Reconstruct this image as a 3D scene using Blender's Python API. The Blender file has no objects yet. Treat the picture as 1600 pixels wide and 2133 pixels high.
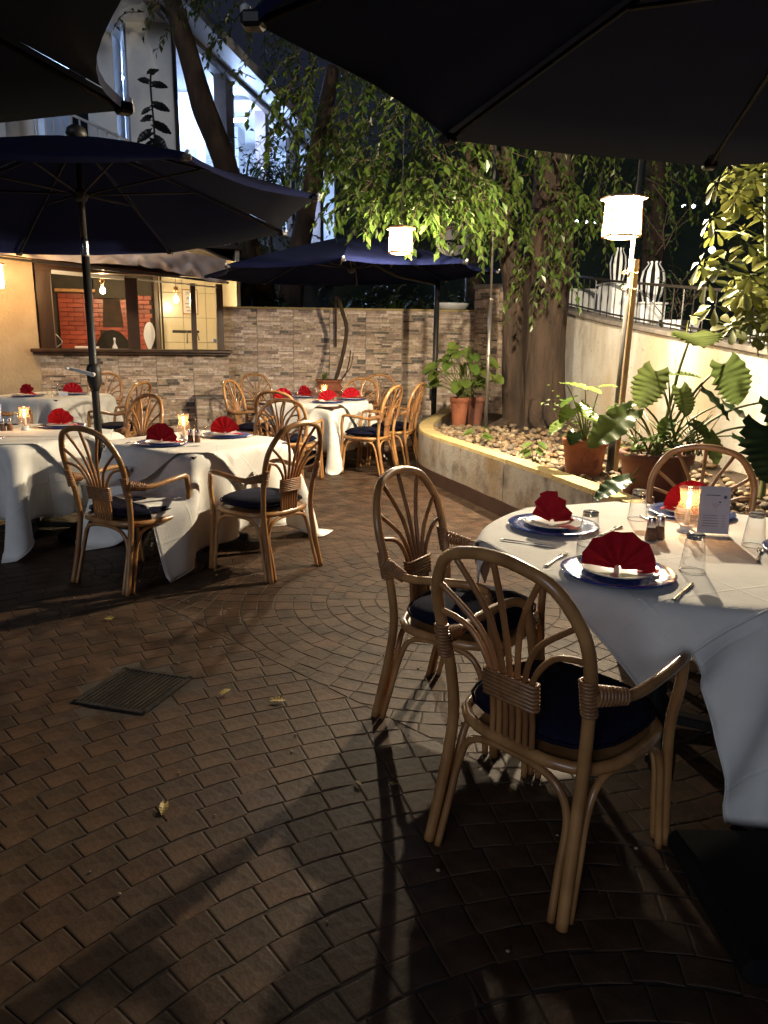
import bpy, bmesh, math, random, zlib, base64
from math import sin, cos, pi, radians, sqrt, atan2, floor
from mathutils import Vector, Matrix, Quaternion, noise
import numpy as np

random.seed(7)
SC = bpy.context.scene
COL = SC.collection

# ------------------------------------------------------------------ camera
cam_d = bpy.data.cameras.new("camera")
cam = bpy.data.objects.new("camera", cam_d)
COL.objects.link(cam)
cam_d.sensor_fit = 'VERTICAL'
cam_d.sensor_height = 36.0
cam_d.lens = 1550.0 / 2133.0 * 36.0
cam_d.clip_start = 0.05
cam_d.clip_end = 600.0
cam.matrix_world = (Matrix.Translation((0, 0, 1.5)) @ Matrix.Rotation(radians(90 - 13.2), 4, 'X')
                    @ Matrix.Rotation(0.015, 4, 'Z'))
SC.camera = cam

# ------------------------------------------------------------------ night sky, exposure
w = bpy.data.worlds.new("World")
SC.world = w
w.use_nodes = True
wn = w.node_tree
bg = wn.nodes["Background"]
sky = wn.nodes.new("ShaderNodeTexSky")
sky.sky_type = 'NISHITA'
sky.sun_disc = False
sky.sun_elevation = radians(-4.0)
sky.sun_rotation = radians(206.0)
wmix = wn.nodes.new("ShaderNodeMix"); wmix.data_type = 'RGBA'
wmix.inputs[0].default_value = 0.75
wmix.inputs[7].default_value = (0.30, 0.36, 0.62, 1)
wn.links.new(sky.outputs[0], wmix.inputs[6])
wn.links.new(wmix.outputs[2], bg.inputs[0])
bg.inputs[1].default_value = 0.035

fill_sun_d = bpy.data.lights.new("fill_sun", 'SUN')  # added fill: dim cool sun from behind the camera, for an unseen source
fill_sun_d.energy = 0.40
fill_sun_d.angle = radians(24)
fill_sun_d.color = (0.80, 0.87, 1.0)
fill_sun = bpy.data.objects.new("fill_sun", fill_sun_d)
COL.objects.link(fill_sun)
fill_sun.rotation_euler = Vector((0.42, 0.86, -0.30)).to_track_quat('-Z', 'Y').to_euler()

SC.view_settings.view_transform = 'Standard'
SC.view_settings.look = 'None'
SC.view_settings.exposure = 0.45
SC.view_settings.gamma = 1.0
SC.render.engine = 'CYCLES'
cy = SC.cycles
cy.use_denoising = True
try:
    cy.denoiser = 'OPENIMAGEDENOISE'
    cy.denoising_input_passes = 'RGB_ALBEDO_NORMAL'
except Exception:
    pass
cy.max_bounces = 6
cy.diffuse_bounces = 3
cy.glossy_bounces = 3
cy.transmission_bounces = 6
cy.transparent_max_bounces = 12
cy.caustics_reflective = False
cy.caustics_refractive = False
cy.sample_clamp_indirect = 3.0
cy.use_light_tree = True

# ------------------------------------------------------------------ helpers: materials
def nodes_of(m):
    m.use_nodes = True
    nt = m.node_tree
    return nt, nt.nodes["Principled BSDF"]

def pmat(name, c1, c2=None, scale=8.0, rough=0.6, bump=0.0, bscale=None, spec=0.5, metal=0.0,
         coat=0.0, detail=4.0, contrast=(0.35, 0.65), stretch=None, orand=0.0, rvar=0.0, bdist=0.01):
    """Principled with a two-tone noise colour, roughness variation and a fine bump."""
    m = bpy.data.materials.new(name)
    nt, p = nodes_of(m)
    L = nt.links
    p.inputs["Roughness"].default_value = rough
    p.inputs["Metallic"].default_value = metal
    p.inputs["Specular IOR Level"].default_value = spec
    p.inputs["Coat Weight"].default_value = coat
    p.inputs["Coat Roughness"].default_value = 0.15
    p.inputs["Base Color"].default_value = (*c1, 1)
    tc = nt.nodes.new("ShaderNodeTexCoord")
    mp = nt.nodes.new("ShaderNodeMapping")
    L.new(tc.outputs["Object"], mp.inputs[0])
    if stretch:
        mp.inputs["Scale"].default_value = stretch
    if c2 is not None:
        n = nt.nodes.new("ShaderNodeTexNoise")
        n.inputs["Scale"].default_value = scale
        n.inputs["Detail"].default_value = detail
        L.new(mp.outputs[0], n.inputs["Vector"])
        mr = nt.nodes.new("ShaderNodeMapRange")
        mr.inputs[1].default_value, mr.inputs[2].default_value = contrast
        L.new(n.outputs["Fac"], mr.inputs[0])
        mx = nt.nodes.new("ShaderNodeMix"); mx.data_type = 'RGBA'
        mx.inputs[6].default_value = (*c1, 1)
        mx.inputs[7].default_value = (*c2, 1)
        L.new(mr.outputs[0], mx.inputs[0])
        L.new(mx.outputs[2], p.inputs["Base Color"])
        if orand:
            oi = nt.nodes.new("ShaderNodeObjectInfo")
            m3 = nt.nodes.new("ShaderNodeMapRange"); m3.inputs[3].default_value = 1 - orand; m3.inputs[4].default_value = 1 + orand
            L.new(oi.outputs["Random"], m3.inputs[0])
            sc = nt.nodes.new("ShaderNodeVectorMath"); sc.operation = 'SCALE'
            L.new(mx.outputs[2], sc.inputs[0]); L.new(m3.outputs[0], sc.inputs["Scale"]); L.new(sc.outputs[0], p.inputs["Base Color"])
        if rvar:
            m2 = nt.nodes.new("ShaderNodeMapRange")
            m2.inputs[3].default_value = max(0.02, rough - rvar)
            m2.inputs[4].default_value = min(1, rough + rvar)
            L.new(n.outputs["Fac"], m2.inputs[0])
            L.new(m2.outputs[0], p.inputs["Roughness"])
    if bump:
        b = nt.nodes.new("ShaderNodeBump")
        b.inputs["Strength"].default_value = bump
        b.inputs["Distance"].default_value = bdist
        n2 = nt.nodes.new("ShaderNodeTexNoise")
        n2.inputs["Scale"].default_value = bscale or scale * 5
        n2.inputs["Detail"].default_value = 5
        L.new(mp.outputs[0], n2.inputs["Vector"])
        L.new(n2.outputs["Fac"], b.inputs["Height"])
        L.new(b.outputs[0], p.inputs["Normal"])
    return m

def attr_mat(name, rough=0.7, bump=0.2, bscale=60, var=0.25, vscale=20, spec=0.3, attr="Col", coat=0.0):
    """Principled coloured by the piece colours stored on the mesh, with grain on top."""
    m = bpy.data.materials.new(name)
    nt, p = nodes_of(m)
    L = nt.links
    a = nt.nodes.new("ShaderNodeAttribute"); a.attribute_name = attr
    tc = nt.nodes.new("ShaderNodeTexCoord")
    n = nt.nodes.new("ShaderNodeTexNoise"); n.inputs["Scale"].default_value = vscale; n.inputs["Detail"].default_value = 6
    L.new(tc.outputs["Object"], n.inputs["Vector"])
    mr = nt.nodes.new("ShaderNodeMapRange")
    mr.inputs[1].default_value, mr.inputs[2].default_value = 0.3, 0.7
    mr.inputs[3].default_value, mr.inputs[4].default_value = 1 - var, 1 + var
    L.new(n.outputs["Fac"], mr.inputs[0])
    mx = nt.nodes.new("ShaderNodeVectorMath"); mx.operation = 'SCALE'
    L.new(a.outputs["Color"], mx.inputs[0]); L.new(mr.outputs[0], mx.inputs["Scale"])
    L.new(mx.outputs[0], p.inputs["Base Color"])
    p.inputs["Roughness"].default_value = rough
    p.inputs["Specular IOR Level"].default_value = spec
    p.inputs["Coat Weight"].default_value = coat
    if bump:
        b = nt.nodes.new("ShaderNodeBump"); b.inputs["Strength"].default_value = bump; b.inputs["Distance"].default_value = 0.006
        n2 = nt.nodes.new("ShaderNodeTexNoise"); n2.inputs["Scale"].default_value = bscale; n2.inputs["Detail"].default_value = 6
        L.new(tc.outputs["Object"], n2.inputs["Vector"]); L.new(n2.outputs["Fac"], b.inputs["Height"])
        L.new(b.outputs[0], p.inputs["Normal"])
    return m

def emit_mat(name, col, strength):
    m = bpy.data.materials.new(name)
    m.use_nodes = True
    nt = m.node_tree
    nt.nodes.clear()
    e = nt.nodes.new("ShaderNodeEmission"); e.inputs[0].default_value = (*col, 1); e.inputs[1].default_value = strength
    o = nt.nodes.new("ShaderNodeOutputMaterial"); nt.links.new(e.outputs[0], o.inputs[0])
    return m

def glass_mat(name, tint=(0.95, 0.96, 0.97), rough=0.02, k=1.0, edge=0.5, power=2.2, glow=None):
    """Thin-walled glass: clear face-on, tinted and mirror-like towards grazing edges."""
    m = bpy.data.materials.new(name)
    m.use_nodes = True
    nt = m.node_tree; nt.nodes.clear(); L = nt.links
    t = nt.nodes.new("ShaderNodeBsdfTransparent"); t.inputs[0].default_value = (*tint, 1)
    g = nt.nodes.new("ShaderNodeBsdfGlossy"); g.inputs["Roughness"].default_value = rough
    lw = nt.nodes.new("ShaderNodeLayerWeight"); lw.inputs[0].default_value = edge
    mr = nt.nodes.new("ShaderNodeMapRange"); mr.inputs[3].default_value = 0.05; mr.inputs[4].default_value = 0.75 * k
    L.new(lw.outputs["Facing"], mr.inputs[0])
    pw = nt.nodes.new("ShaderNodeMath"); pw.operation = 'POWER'; pw.inputs[1].default_value = power
    L.new(lw.outputs["Facing"], pw.inputs[0]); L.new(pw.outputs[0], mr.inputs[0])
    mx = nt.nodes.new("ShaderNodeMixShader")
    L.new(mr.outputs[0], mx.inputs[0]); L.new(t.outputs[0], mx.inputs[1]); L.new(g.outputs[0], mx.inputs[2])
    out = mx.outputs[0]
    if glow:
        tl = nt.nodes.new("ShaderNodeBsdfTranslucent"); tl.inputs[0].default_value = (*glow[0], 1)
        m2 = nt.nodes.new("ShaderNodeMixShader"); m2.inputs[0].default_value = glow[1]
        L.new(out, m2.inputs[1]); L.new(tl.outputs[0], m2.inputs[2]); out = m2.outputs[0]
    o = nt.nodes.new("ShaderNodeOutputMaterial"); L.new(out, o.inputs[0])
    return m

def leaf_mat(name, c1, c2, scale=6.0, rough=0.4, trans=0.25):
    """Leaf: principled face plus a share of light coming through the blade; tone per leaf island."""
    m = bpy.data.materials.new(name)
    nt, p = nodes_of(m); L = nt.links
    geo = nt.nodes.new("ShaderNodeNewGeometry")
    oi = nt.nodes.new("ShaderNodeObjectInfo")
    ad = nt.nodes.new("ShaderNodeMath"); ad.operation = 'ADD'
    L.new(geo.outputs["Random Per Island"], ad.inputs[0]); L.new(oi.outputs["Random"], ad.inputs[1])
    fr = nt.nodes.new("ShaderNodeMath"); fr.operation = 'FRACT'; L.new(ad.outputs[0], fr.inputs[0])
    mx = nt.nodes.new("ShaderNodeMix"); mx.data_type = 'RGBA'
    mx.inputs[6].default_value = (*c1, 1); mx.inputs[7].default_value = (*c2, 1)
    L.new(fr.outputs[0], mx.inputs[0])
    tc = nt.nodes.new("ShaderNodeTexCoord")
    n = nt.nodes.new("ShaderNodeTexNoise"); n.inputs["Scale"].default_value = scale; n.inputs["Detail"].default_value = 4
    L.new(tc.outputs["Object"], n.inputs["Vector"])
    mr = nt.nodes.new("ShaderNodeMapRange"); mr.inputs[3].default_value = 0.7; mr.inputs[4].default_value = 1.3
    L.new(n.outputs["Fac"], mr.inputs[0])
    sc = nt.nodes.new("ShaderNodeVectorMath"); sc.operation = 'SCALE'
    L.new(mx.outputs[2], sc.inputs[0]); L.new(mr.outputs[0], sc.inputs["Scale"])
    L.new(sc.outputs[0], p.inputs["Base Color"])
    p.inputs["Roughness"].default_value = rough
    tr = nt.nodes.new("ShaderNodeBsdfTranslucent"); L.new(sc.outputs[0], tr.inputs[0])
    ms = nt.nodes.new("ShaderNodeMixShader"); ms.inputs[0].default_value = trans
    L.new(p.outputs[0], ms.inputs[1]); L.new(tr.outputs[0], ms.inputs[2])
    L.new(ms.outputs[0], nt.nodes["Material Output"].inputs[0])
    return m

M = {}

# ------------------------------------------------------------------ helpers: geometry
class MB:
    """Collects faces of one mesh; build() links them as one object."""
    def __init__(s):
        s.v = []; s.f = []; s.c = []; s.sm = []; s.mi = []
    def add(s, v, f, col=None, smooth=True, mi=0, mat=None):
        b = len(s.v)
        if mat is not None:
            v = [tuple(mat @ Vector(p)) for p in v]
        s.v.extend(tuple(p) for p in v)
        for q in f:
            s.f.append(tuple(b + i for i in q)); s.c.append(col); s.sm.append(smooth); s.mi.append(mi)
        return s
    def build(s, name, mat, parent=None, loc=None):
        me = s.mesh(name, mat)
        return link(name, me, parent, loc)
    def mesh(s, name, mat):
        me = bpy.data.meshes.new(name)
        me.from_pydata(s.v, [], s.f)
        for m in (mat if isinstance(mat, (list, tuple)) else [mat]):
            me.materials.append(m)
        me.polygons.foreach_set("use_smooth", s.sm)
        me.polygons.foreach_set("material_index", s.mi)
        if any(c is not None for c in s.c):
            a = me.color_attributes.new("Col", 'FLOAT_COLOR', 'CORNER')
            buf = []
            for q, c in zip(s.f, s.c):
                c = c or (0.5, 0.5, 0.5)
                buf.extend((c[0], c[1], c[2], 1.0) * len(q))
            a.data.foreach_set("color", buf)
        me.update()
        return me

def link(name, me, parent=None, loc=None):
    o = bpy.data.objects.new(name, me)
    COL.objects.link(o)
    if parent is not None:
        o.parent = parent
    if loc is not None:
        o.location = loc
    return o

def tag(o, label=None, cat=None, group=None, kind=None):
    if label: o["label"] = label
    if cat: o["category"] = cat
    if group: o["group"] = group
    if kind: o["kind"] = kind
    return o

def thing(name, label, cat, loc=(0, 0, 0), rotz=0.0, group=None):
    o = bpy.data.objects.new(name, None)
    o.empty_display_size = 0.1
    COL.objects.link(o)
    o.location = loc; o.rotation_euler = (0, 0, rotz)
    return tag(o, label, cat, group)

def kids(o):
    return [c for c in ALLKIDS.get(o.name, [])]

def copy_tree(o, loc=None, rotz=None, label=None, group=None, parent=None):
    c = o.copy(); COL.objects.link(c)
    c.parent = parent
    if loc is not None: c.location = loc
    if rotz is not None: c.rotation_euler = (0, 0, rotz)
    if label: c["label"] = label
    if group: c["group"] = group
    for ch in list(o.children):
        copy_tree(ch, parent=c)
    return c

def crom(pts, n=6, closed=False):
    """Catmull-Rom through the control points."""
    P = [Vector(p) for p in pts]; out = []
    m = len(P)
    rng = range(m) if closed else range(m - 1)
    for i in rng:
        if closed:
            a, b, c, d = P[(i - 1) % m], P[i], P[(i + 1) % m], P[(i + 2) % m]
        else:
            a, b, c, d = P[max(i - 1, 0)], P[i], P[i + 1], P[min(i + 2, m - 1)]
        for k in range(n):
            t = k / n
            out.append(0.5 * ((2 * b) + (c - a) * t + (2 * a - 5 * b + 4 * c - d) * t * t + (3 * b - a - 3 * c + d) * t ** 3))
    if not closed:
        out.append(P[-1])
    return out

def tube(pts, r, sides=8, closed=False, cap=True, flat=1.0):
    """Swept tube along pts; r a number or one radius per point."""
    P = [Vector(p) for p in pts]; n = len(P)
    R = r if isinstance(r, (list, tuple)) else [r] * n
    T = []
    for i in range(n):
        if closed: d = P[(i + 1) % n] - P[(i - 1) % n]
        else: d = P[min(i + 1, n - 1)] - P[max(i - 1, 0)]
        T.append(d.normalized() if d.length > 1e-9 else Vector((0, 0, 1)))
    up = Vector((0, 0, 1)) if abs(T[0].z) < 0.9 else Vector((1, 0, 0))
    nrm = (up - T[0] * up.dot(T[0])).normalized()
    V = []; F = []
    for i in range(n):
        if i:
            q = T[i - 1].rotation_difference(T[i]); nrm = q @ nrm
            nrm = (nrm - T[i] * nrm.dot(T[i])).normalized()
        bi = T[i].cross(nrm)
        for k in range(sides):
            a = 2 * pi * k / sides
            V.append(P[i] + (nrm * cos(a) + bi * sin(a) * flat) * R[i])
    m = n if closed else n - 1
    for i in range(m):
        j = (i + 1) % n
        for k in range(sides):
            l = (k + 1) % sides
            F.append((i * sides + k, i * sides + l, j * sides + l, j * sides + k))
    if cap and not closed:
        F.append(tuple(range(sides - 1, -1, -1)))
        F.append(tuple((n - 1) * sides + k for k in range(sides)))
    return V, F

def lathe(prof, seg=24, cap0=True, cap1=True):
    V = []; F = []
    n = len(prof)
    for (r, z) in prof:
        for k in range(seg):
            a = 2 * pi * k / seg
            V.append((r * cos(a), r * sin(a), z))
    for i in range(n - 1):
        for k in range(seg):
            l = (k + 1) % seg
            F.append((i * seg + k, i * seg + l, (i + 1) * seg + l, (i + 1) * seg + k))
    if cap0: F.append(tuple(range(seg - 1, -1, -1)))
    if cap1: F.append(tuple((n - 1) * seg + k for k in range(seg)))
    return V, F

def boxm(c, s, bev=0.0, rot=None):
    """Box centred at c with sizes s, edges chamfered by bev."""
    bm = bmesh.new()
    bmesh.ops.create_cube(bm, size=1.0)
    for v in bm.verts:
        v.co = Vector((v.co.x * s[0], v.co.y * s[1], v.co.z * s[2]))
    if bev:
        bmesh.ops.bevel(bm, geom=list(bm.edges), offset=bev, segments=1, affect='EDGES', profile=0.5)
    V = [v.co.copy() for v in bm.verts]
    bm.verts.index_update()
    F = [tuple(v.index for v in f.verts) for f in bm.faces]
    bm.free()
    c = Vector(c)
    if rot is not None: V = [rot @ p for p in V]
    return [p + c for p in V], F

def bar(a, b, wx, wz, bev=0.0):
    """Rectangular bar from a to b, wx wide sideways, wz in the other direction."""
    a, b = Vector(a), Vector(b)
    d = (b - a); L = d.length; d.normalize()
    up = Vector((0, 0, 1)) if abs(d.z) < 0.95 else Vector((0, 1, 0))
    x = d.cross(up).normalized(); z = x.cross(d).normalized()
    rot = Matrix((x, d, z)).transposed()
    return boxm((a + b) / 2, (wx, L, wz), bev, rot)

def sub(name, parent, mat, *geo, smooth=False, loc=None, kind=None):
    """One part from one or several (verts, faces) pairs."""
    mb = MB()
    for g in geo:
        mb.add(g[0], g[1], smooth=smooth)
    o = mb.build(name, mat, parent, loc)
    if kind: o["kind"] = kind
    return o

def autosmooth(o, ang=40):
    me = o.data
    bm = bmesh.new(); bm.from_mesh(me)
    for e in bm.edges:
        e.smooth = not (len(e.link_faces) == 2 and e.calc_face_angle(0) > radians(ang))
    for f in bm.faces: f.smooth = True
    bm.to_mesh(me); bm.free()
    return o

def rnd(a, b): return random.uniform(a, b)

# ------------------------------------------------------------------ materials
M['joint'] = pmat('joint', (0.022, 0.014, 0.010), (0.040, 0.027, 0.018), 30, 0.9)
M['paver'] = attr_mat('paver', rough=0.56, bump=0.5, bscale=34, var=0.5, vscale=7, spec=0.18)
M['tile'] = attr_mat('stone_tile', rough=0.55, bump=0.45, bscale=55, var=0.28, vscale=26, spec=0.35)
M['grout'] = pmat('grout', (0.30, 0.25, 0.20), (0.2, 0.17, 0.14), 20, 0.9)
M['rattan'] = pmat('rattan', (0.46, 0.24, 0.09), (0.29, 0.135, 0.046), 13, 0.36, bump=0.12, bscale=34, spec=0.5, coat=0.45, stretch=(1, 1, 0.5), orand=0.16, rvar=0.12)
M['rattan_inner'] = pmat('rattan_inner', (0.39, 0.19, 0.07), (0.26, 0.115, 0.042), 14, 0.42, bump=0.14, bscale=40, coat=0.3, stretch=(1, 1, 0.4), orand=0.2, rvar=0.12)
M['wrap'] = pmat('rattan_wrap', (0.36, 0.18, 0.075), (0.24, 0.11, 0.045), 40, 0.5, bump=0.2, bscale=90, coat=0.3)
M['navy_cushion'] = pmat('navy_cushion', (0.007, 0.008, 0.026), (0.004, 0.005, 0.015), 60, 0.9, bump=0.15, bscale=220, spec=0.12)
M['linen'] = pmat('linen', (0.78, 0.765, 0.73), (0.72, 0.705, 0.67), 9, 0.85, bump=0.16, bscale=110, spec=0.2)
def add_creases(m):
    """Ironed fold lines across the linen, following the cloth's own weave."""
    nt = m.node_tree; L = nt.links; p = nt.nodes["Principled BSDF"]
    uv = nt.nodes.new("ShaderNodeUVMap"); uv.uv_map = "weave"
    sp = nt.nodes.new("ShaderNodeSeparateXYZ"); L.new(uv.outputs[0], sp.inputs[0])
    def mth(op, a, b=None):
        n = nt.nodes.new("ShaderNodeMath"); n.operation = op
        for i, x in enumerate((a, b)):
            if x is None: continue
            if isinstance(x, (int, float)): n.inputs[i].default_value = x
            else: L.new(x, n.inputs[i])
        return n.outputs[0]
    hs = []
    for o in (sp.outputs[0], sp.outputs[1]):
        d = mth('ABSOLUTE', mth('SUBTRACT', mth('FRACT', mth('MULTIPLY', o, 4.0)), 0.5))
        hs.append(mth('MAXIMUM', mth('SUBTRACT', 1.0, mth('MULTIPLY', d, 45.0)), 0.0))
    h = mth('MAXIMUM', hs[0], hs[1])
    b = nt.nodes.new("ShaderNodeBump"); b.inputs["Strength"].default_value = 0.22; b.inputs["Distance"].default_value = 0.006
    L.new(h, b.inputs["Height"])
    old = p.inputs["Normal"].links[0].from_socket
    L.new(old, b.inputs["Normal"]); L.new(b.outputs[0], p.inputs["Normal"])
add_creases(M['linen'])
M['napkin'] = pmat('napkin', (0.42, 0.008, 0.018), (0.34, 0.006, 0.014), 40, 0.8, bump=0.2, bscale=300, spec=0.2)
M['china'] = pmat('china', (0.78, 0.77, 0.74), None, rough=0.12, spec=0.5, coat=0.4)
M['blue_glass'] = pmat('blue_glass', (0.016, 0.04, 0.22), (0.03, 0.085, 0.40), 22, 0.14, bump=0.35, bscale=45, spec=0.6, coat=0.6)
M['steel'] = pmat('cutlery_steel', (0.62, 0.60, 0.57), None, rough=0.2, metal=1.0)
M['pale_steel'] = pmat('shaker_steel', (0.7, 0.7, 0.7), None, rough=0.25, metal=1.0)
M['pepper'] = pmat('pepper', (0.10, 0.045, 0.022), (0.18, 0.09, 0.05), 300, 0.6)
M['clear_glass'] = glass_mat('clear_glass', k=1.0, power=1.9)
M['thick_glass'] = bpy.data.materials.new('thick_glass')
nt_, p_ = nodes_of(M['thick_glass'])
p_.inputs["Base Color"].default_value = (0.97, 0.98, 0.98, 1); p_.inputs["Roughness"].default_value = 0.03
p_.inputs["IOR"].default_value = 1.5; p_.inputs["Transmission Weight"].default_value = 0.85
M['hurricane'] = glass_mat('hurricane_glass', tint=(0.97, 0.95, 0.93), k=0.9, glow=((0.9, 0.72, 0.55), 0.055))
M['wax'] = pmat('wax', (0.75, 0.68, 0.58), None, rough=0.5)
M['flame'] = emit_mat('flame', (1.0, 0.46, 0.13), 160.0)
M['paper'] = pmat('paper', (0.72, 0.70, 0.74), None, rough=0.35, coat=0.4)
M['ink'] = pmat('ink', (0.06, 0.05, 0.08), None, rough=0.7)
M['faint_ink'] = pmat('faint_ink', (0.36, 0.34, 0.42), None, rough=0.7)
M['acrylic'] = glass_mat('acrylic', tint=(0.95, 0.95, 0.96), k=0.7)
M['umbrella'] = pmat('umbrella_cloth', (0.007, 0.010, 0.042), (0.0055, 0.008, 0.034), 5, 0.9, bump=0.15, bscale=150, spec=0.06)
def make_translucent(m, col, f):
    nt = m.node_tree; p = nt.nodes["Principled BSDF"]
    tr = nt.nodes.new("ShaderNodeBsdfTranslucent"); tr.inputs[0].default_value = (*col, 1)
    x = nt.nodes.new("ShaderNodeMixShader"); x.inputs[0].default_value = f
    nt.links.new(p.outputs[0], x.inputs[1]); nt.links.new(tr.outputs[0], x.inputs[2]); nt.links.new(x.outputs[0], nt.nodes["Material Output"].inputs[0])
make_translucent(M['umbrella'], (0.04, 0.04, 0.045), 0.10)
M['umbrella_under'] = pmat('umbrella_lining', (0.020, 0.019, 0.022), (0.026, 0.025, 0.028), 6, 0.9, bump=0.15, bscale=150, spec=0.15)
M['black_metal'] = pmat('black_metal', (0.012, 0.012, 0.013), (0.02, 0.018, 0.017), 12, 0.5, spec=0.35)
M['grey_metal'] = pmat('grey_metal', (0.30, 0.28, 0.25), (0.16, 0.14, 0.12), 10, 0.42, metal=0.8, stretch=(1, 1, 0.2))
M['bright_metal'] = pmat('bright_metal', (0.65, 0.65, 0.66), None, rough=0.25, metal=1.0)
M['plastic_knob'] = pmat('plastic_knob', (0.55, 0.56, 0.55), None, rough=0.35)
M['dark_wood'] = pmat('dark_wood', (0.035, 0.018, 0.011), (0.07, 0.034, 0.02), 7, 0.38, bump=0.2, bscale=30, coat=0.25, stretch=(1, 1, 0.15))
M['stucco'] = pmat('stucco', (0.50, 0.39, 0.26), (0.42, 0.32, 0.21), 3, 0.75, bump=1.0, bscale=28, spec=0.3)
M['plaster'] = None
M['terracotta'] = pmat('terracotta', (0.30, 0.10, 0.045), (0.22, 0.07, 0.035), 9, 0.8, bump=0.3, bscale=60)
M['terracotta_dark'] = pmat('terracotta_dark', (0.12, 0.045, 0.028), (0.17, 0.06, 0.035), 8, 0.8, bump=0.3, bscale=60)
M['soil'] = pmat('soil', (0.035, 0.022, 0.013), (0.06, 0.038, 0.022), 25, 0.95, bump=1.0, bscale=70)
M['bark'] = pmat('bark', (0.066, 0.040, 0.025), (0.033, 0.021, 0.014), 9, 0.9, bump=1.0, bscale=16, stretch=(1, 1, 0.22), bdist=0.045)
M['dark_bark'] = pmat('dark_bark', (0.06, 0.035, 0.022), (0.03, 0.02, 0.014), 9, 0.92, bump=1.0, bscale=25, stretch=(1, 1, 0.25))
M['white_paint'] = pmat('white_paint', (0.74, 0.75, 0.76), (0.64, 0.66, 0.68), 3, 0.6, bump=0.1, bscale=40)
M['grey_paint'] = pmat('grey_paint', (0.30, 0.31, 0.33), (0.24, 0.25, 0.27), 4, 0.7)
M['gloss_white'] = pmat('gloss_white', (0.74, 0.76, 0.78), None, rough=0.12, bump=0.6, bscale=14)
M['black_paint'] = pmat('black_paint', (0.008, 0.008, 0.008), None, rough=0.8, spec=0.15)
M['brown_paint'] = pmat('brown_paint', (0.06, 0.03, 0.022), (0.085, 0.045, 0.03), 6, 0.6, bump=0.2, bscale=30)
M['iron'] = pmat('iron', (0.016, 0.015, 0.014), (0.04, 0.032, 0.025), 30, 0.45, metal=0.3)
M['kraft'] = pmat('kraft', (0.45, 0.27, 0.12), None, rough=0.7)

def stained_plaster(name, base, stain, grime, run=(0.38, 0.30)):
    """Old white plaster: broad brown run marks and fine grime, stretched downwards."""
    m = bpy.data.materials.new(name)
    nt, p = nodes_of(m); L = nt.links
    tc = nt.nodes.new("ShaderNodeTexCoord")
    def noise_(scale, st, lo, hi, det=5):
        mp = nt.nodes.new("ShaderNodeMapping"); mp.inputs["Scale"].default_value = st
        L.new(tc.outputs["Object"], mp.inputs[0])
        n = nt.nodes.new("ShaderNodeTexNoise"); n.inputs["Scale"].default_value = scale; n.inputs["Detail"].default_value = det
        L.new(mp.outputs[0], n.inputs["Vector"])
        r = nt.nodes.new("ShaderNodeMapRange"); r.inputs[1].default_value = lo; r.inputs[2].default_value = hi
        L.new(n.outputs["Fac"], r.inputs[0]); return r.outputs[0]
    def mix_(a, b, f):
        x = nt.nodes.new("ShaderNodeMix"); x.data_type = 'RGBA'
        if isinstance(a, tuple): x.inputs[6].default_value = (*a, 1)
        else: L.new(a, x.inputs[6])
        x.inputs[7].default_value = (*b, 1); L.new(f, x.inputs[0]); return x.outputs[2]
    c = mix_(base, stain, noise_(1.9, (1, 1, run[0]), 0.44, 0.66))
    c = mix_(c, grime, noise_(6.0, (1, 1, run[1]), 0.50, 0.74))
    c = mix_(c, tuple(x * 0.55 for x in stain), noise_(26.0, (1, 1, 0.8), 0.62, 0.74))
    L.new(c, p.inputs["Base Color"])
    p.inputs["Roughness"].default_value = 0.85
    b = nt.nodes.new("ShaderNodeBump"); b.inputs["Strength"].default_value = 0.5; b.inputs["Distance"].default_value = 0.01
    L.new(noise_(35, (1, 1, 1), 0, 1, 8), b.inputs["Height"]); L.new(b.outputs[0], p.inputs["Normal"])
    return m
M['plaster'] = stained_plaster('stained_plaster', (0.60, 0.565, 0.49), (0.47, 0.37, 0.25), (0.43, 0.38, 0.31))
M['plaster_low'] = stained_plaster('planter_plaster', (0.47, 0.44, 0.38), (0.31, 0.21, 0.11), (0.17, 0.145, 0.115), (0.7, 0.8))
M['cap'] = pmat('planter_cap_lamplit', (0.50, 0.38, 0.17), (0.40, 0.29, 0.12), 6, 0.85, bump=0.9, bscale=30, contrast=(0.3, 0.7))  # the lantern's yellow light on the white top is put into this colour
M['coping'] = pmat('coping', (0.16, 0.14, 0.12), (0.24, 0.21, 0.18), 9, 0.8, bump=0.4, bscale=40)

# ------------------------------------------------------------------ ground and paving
mb = MB()
mb.add([(-90, -40, -0.0027), (90, -40, -0.0027), (90, 120, -0.0027), (-90, 120, -0.0027)], [(0, 1, 2, 3)], smooth=False)
ground = tag(mb.build('ground', M['joint']), kind='structure')

def clip(poly, n, d):
    """Keep the part of poly with n.p <= d."""
    out = []
    for i in range(len(poly)):
        a, b = poly[i], poly[(i + 1) % len(poly)]
        da = n[0] * a[0] + n[1] * a[1] - d; db = n[0] * b[0] + n[1] * b[1] - d
        if da <= 0: out.append(a)
        if (da < 0 < db) or (db < 0 < da):
            t = da / (da - db); out.append((a[0] + t * (b[0] - a[0]), a[1] + t * (b[1] - a[1])))
    return out

def area2(p):
    return 0.5 * sum(p[i][0] * p[(i + 1) % len(p)][1] - p[(i + 1) % len(p)][0] * p[i][1] for i in range(len(p)))

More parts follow.
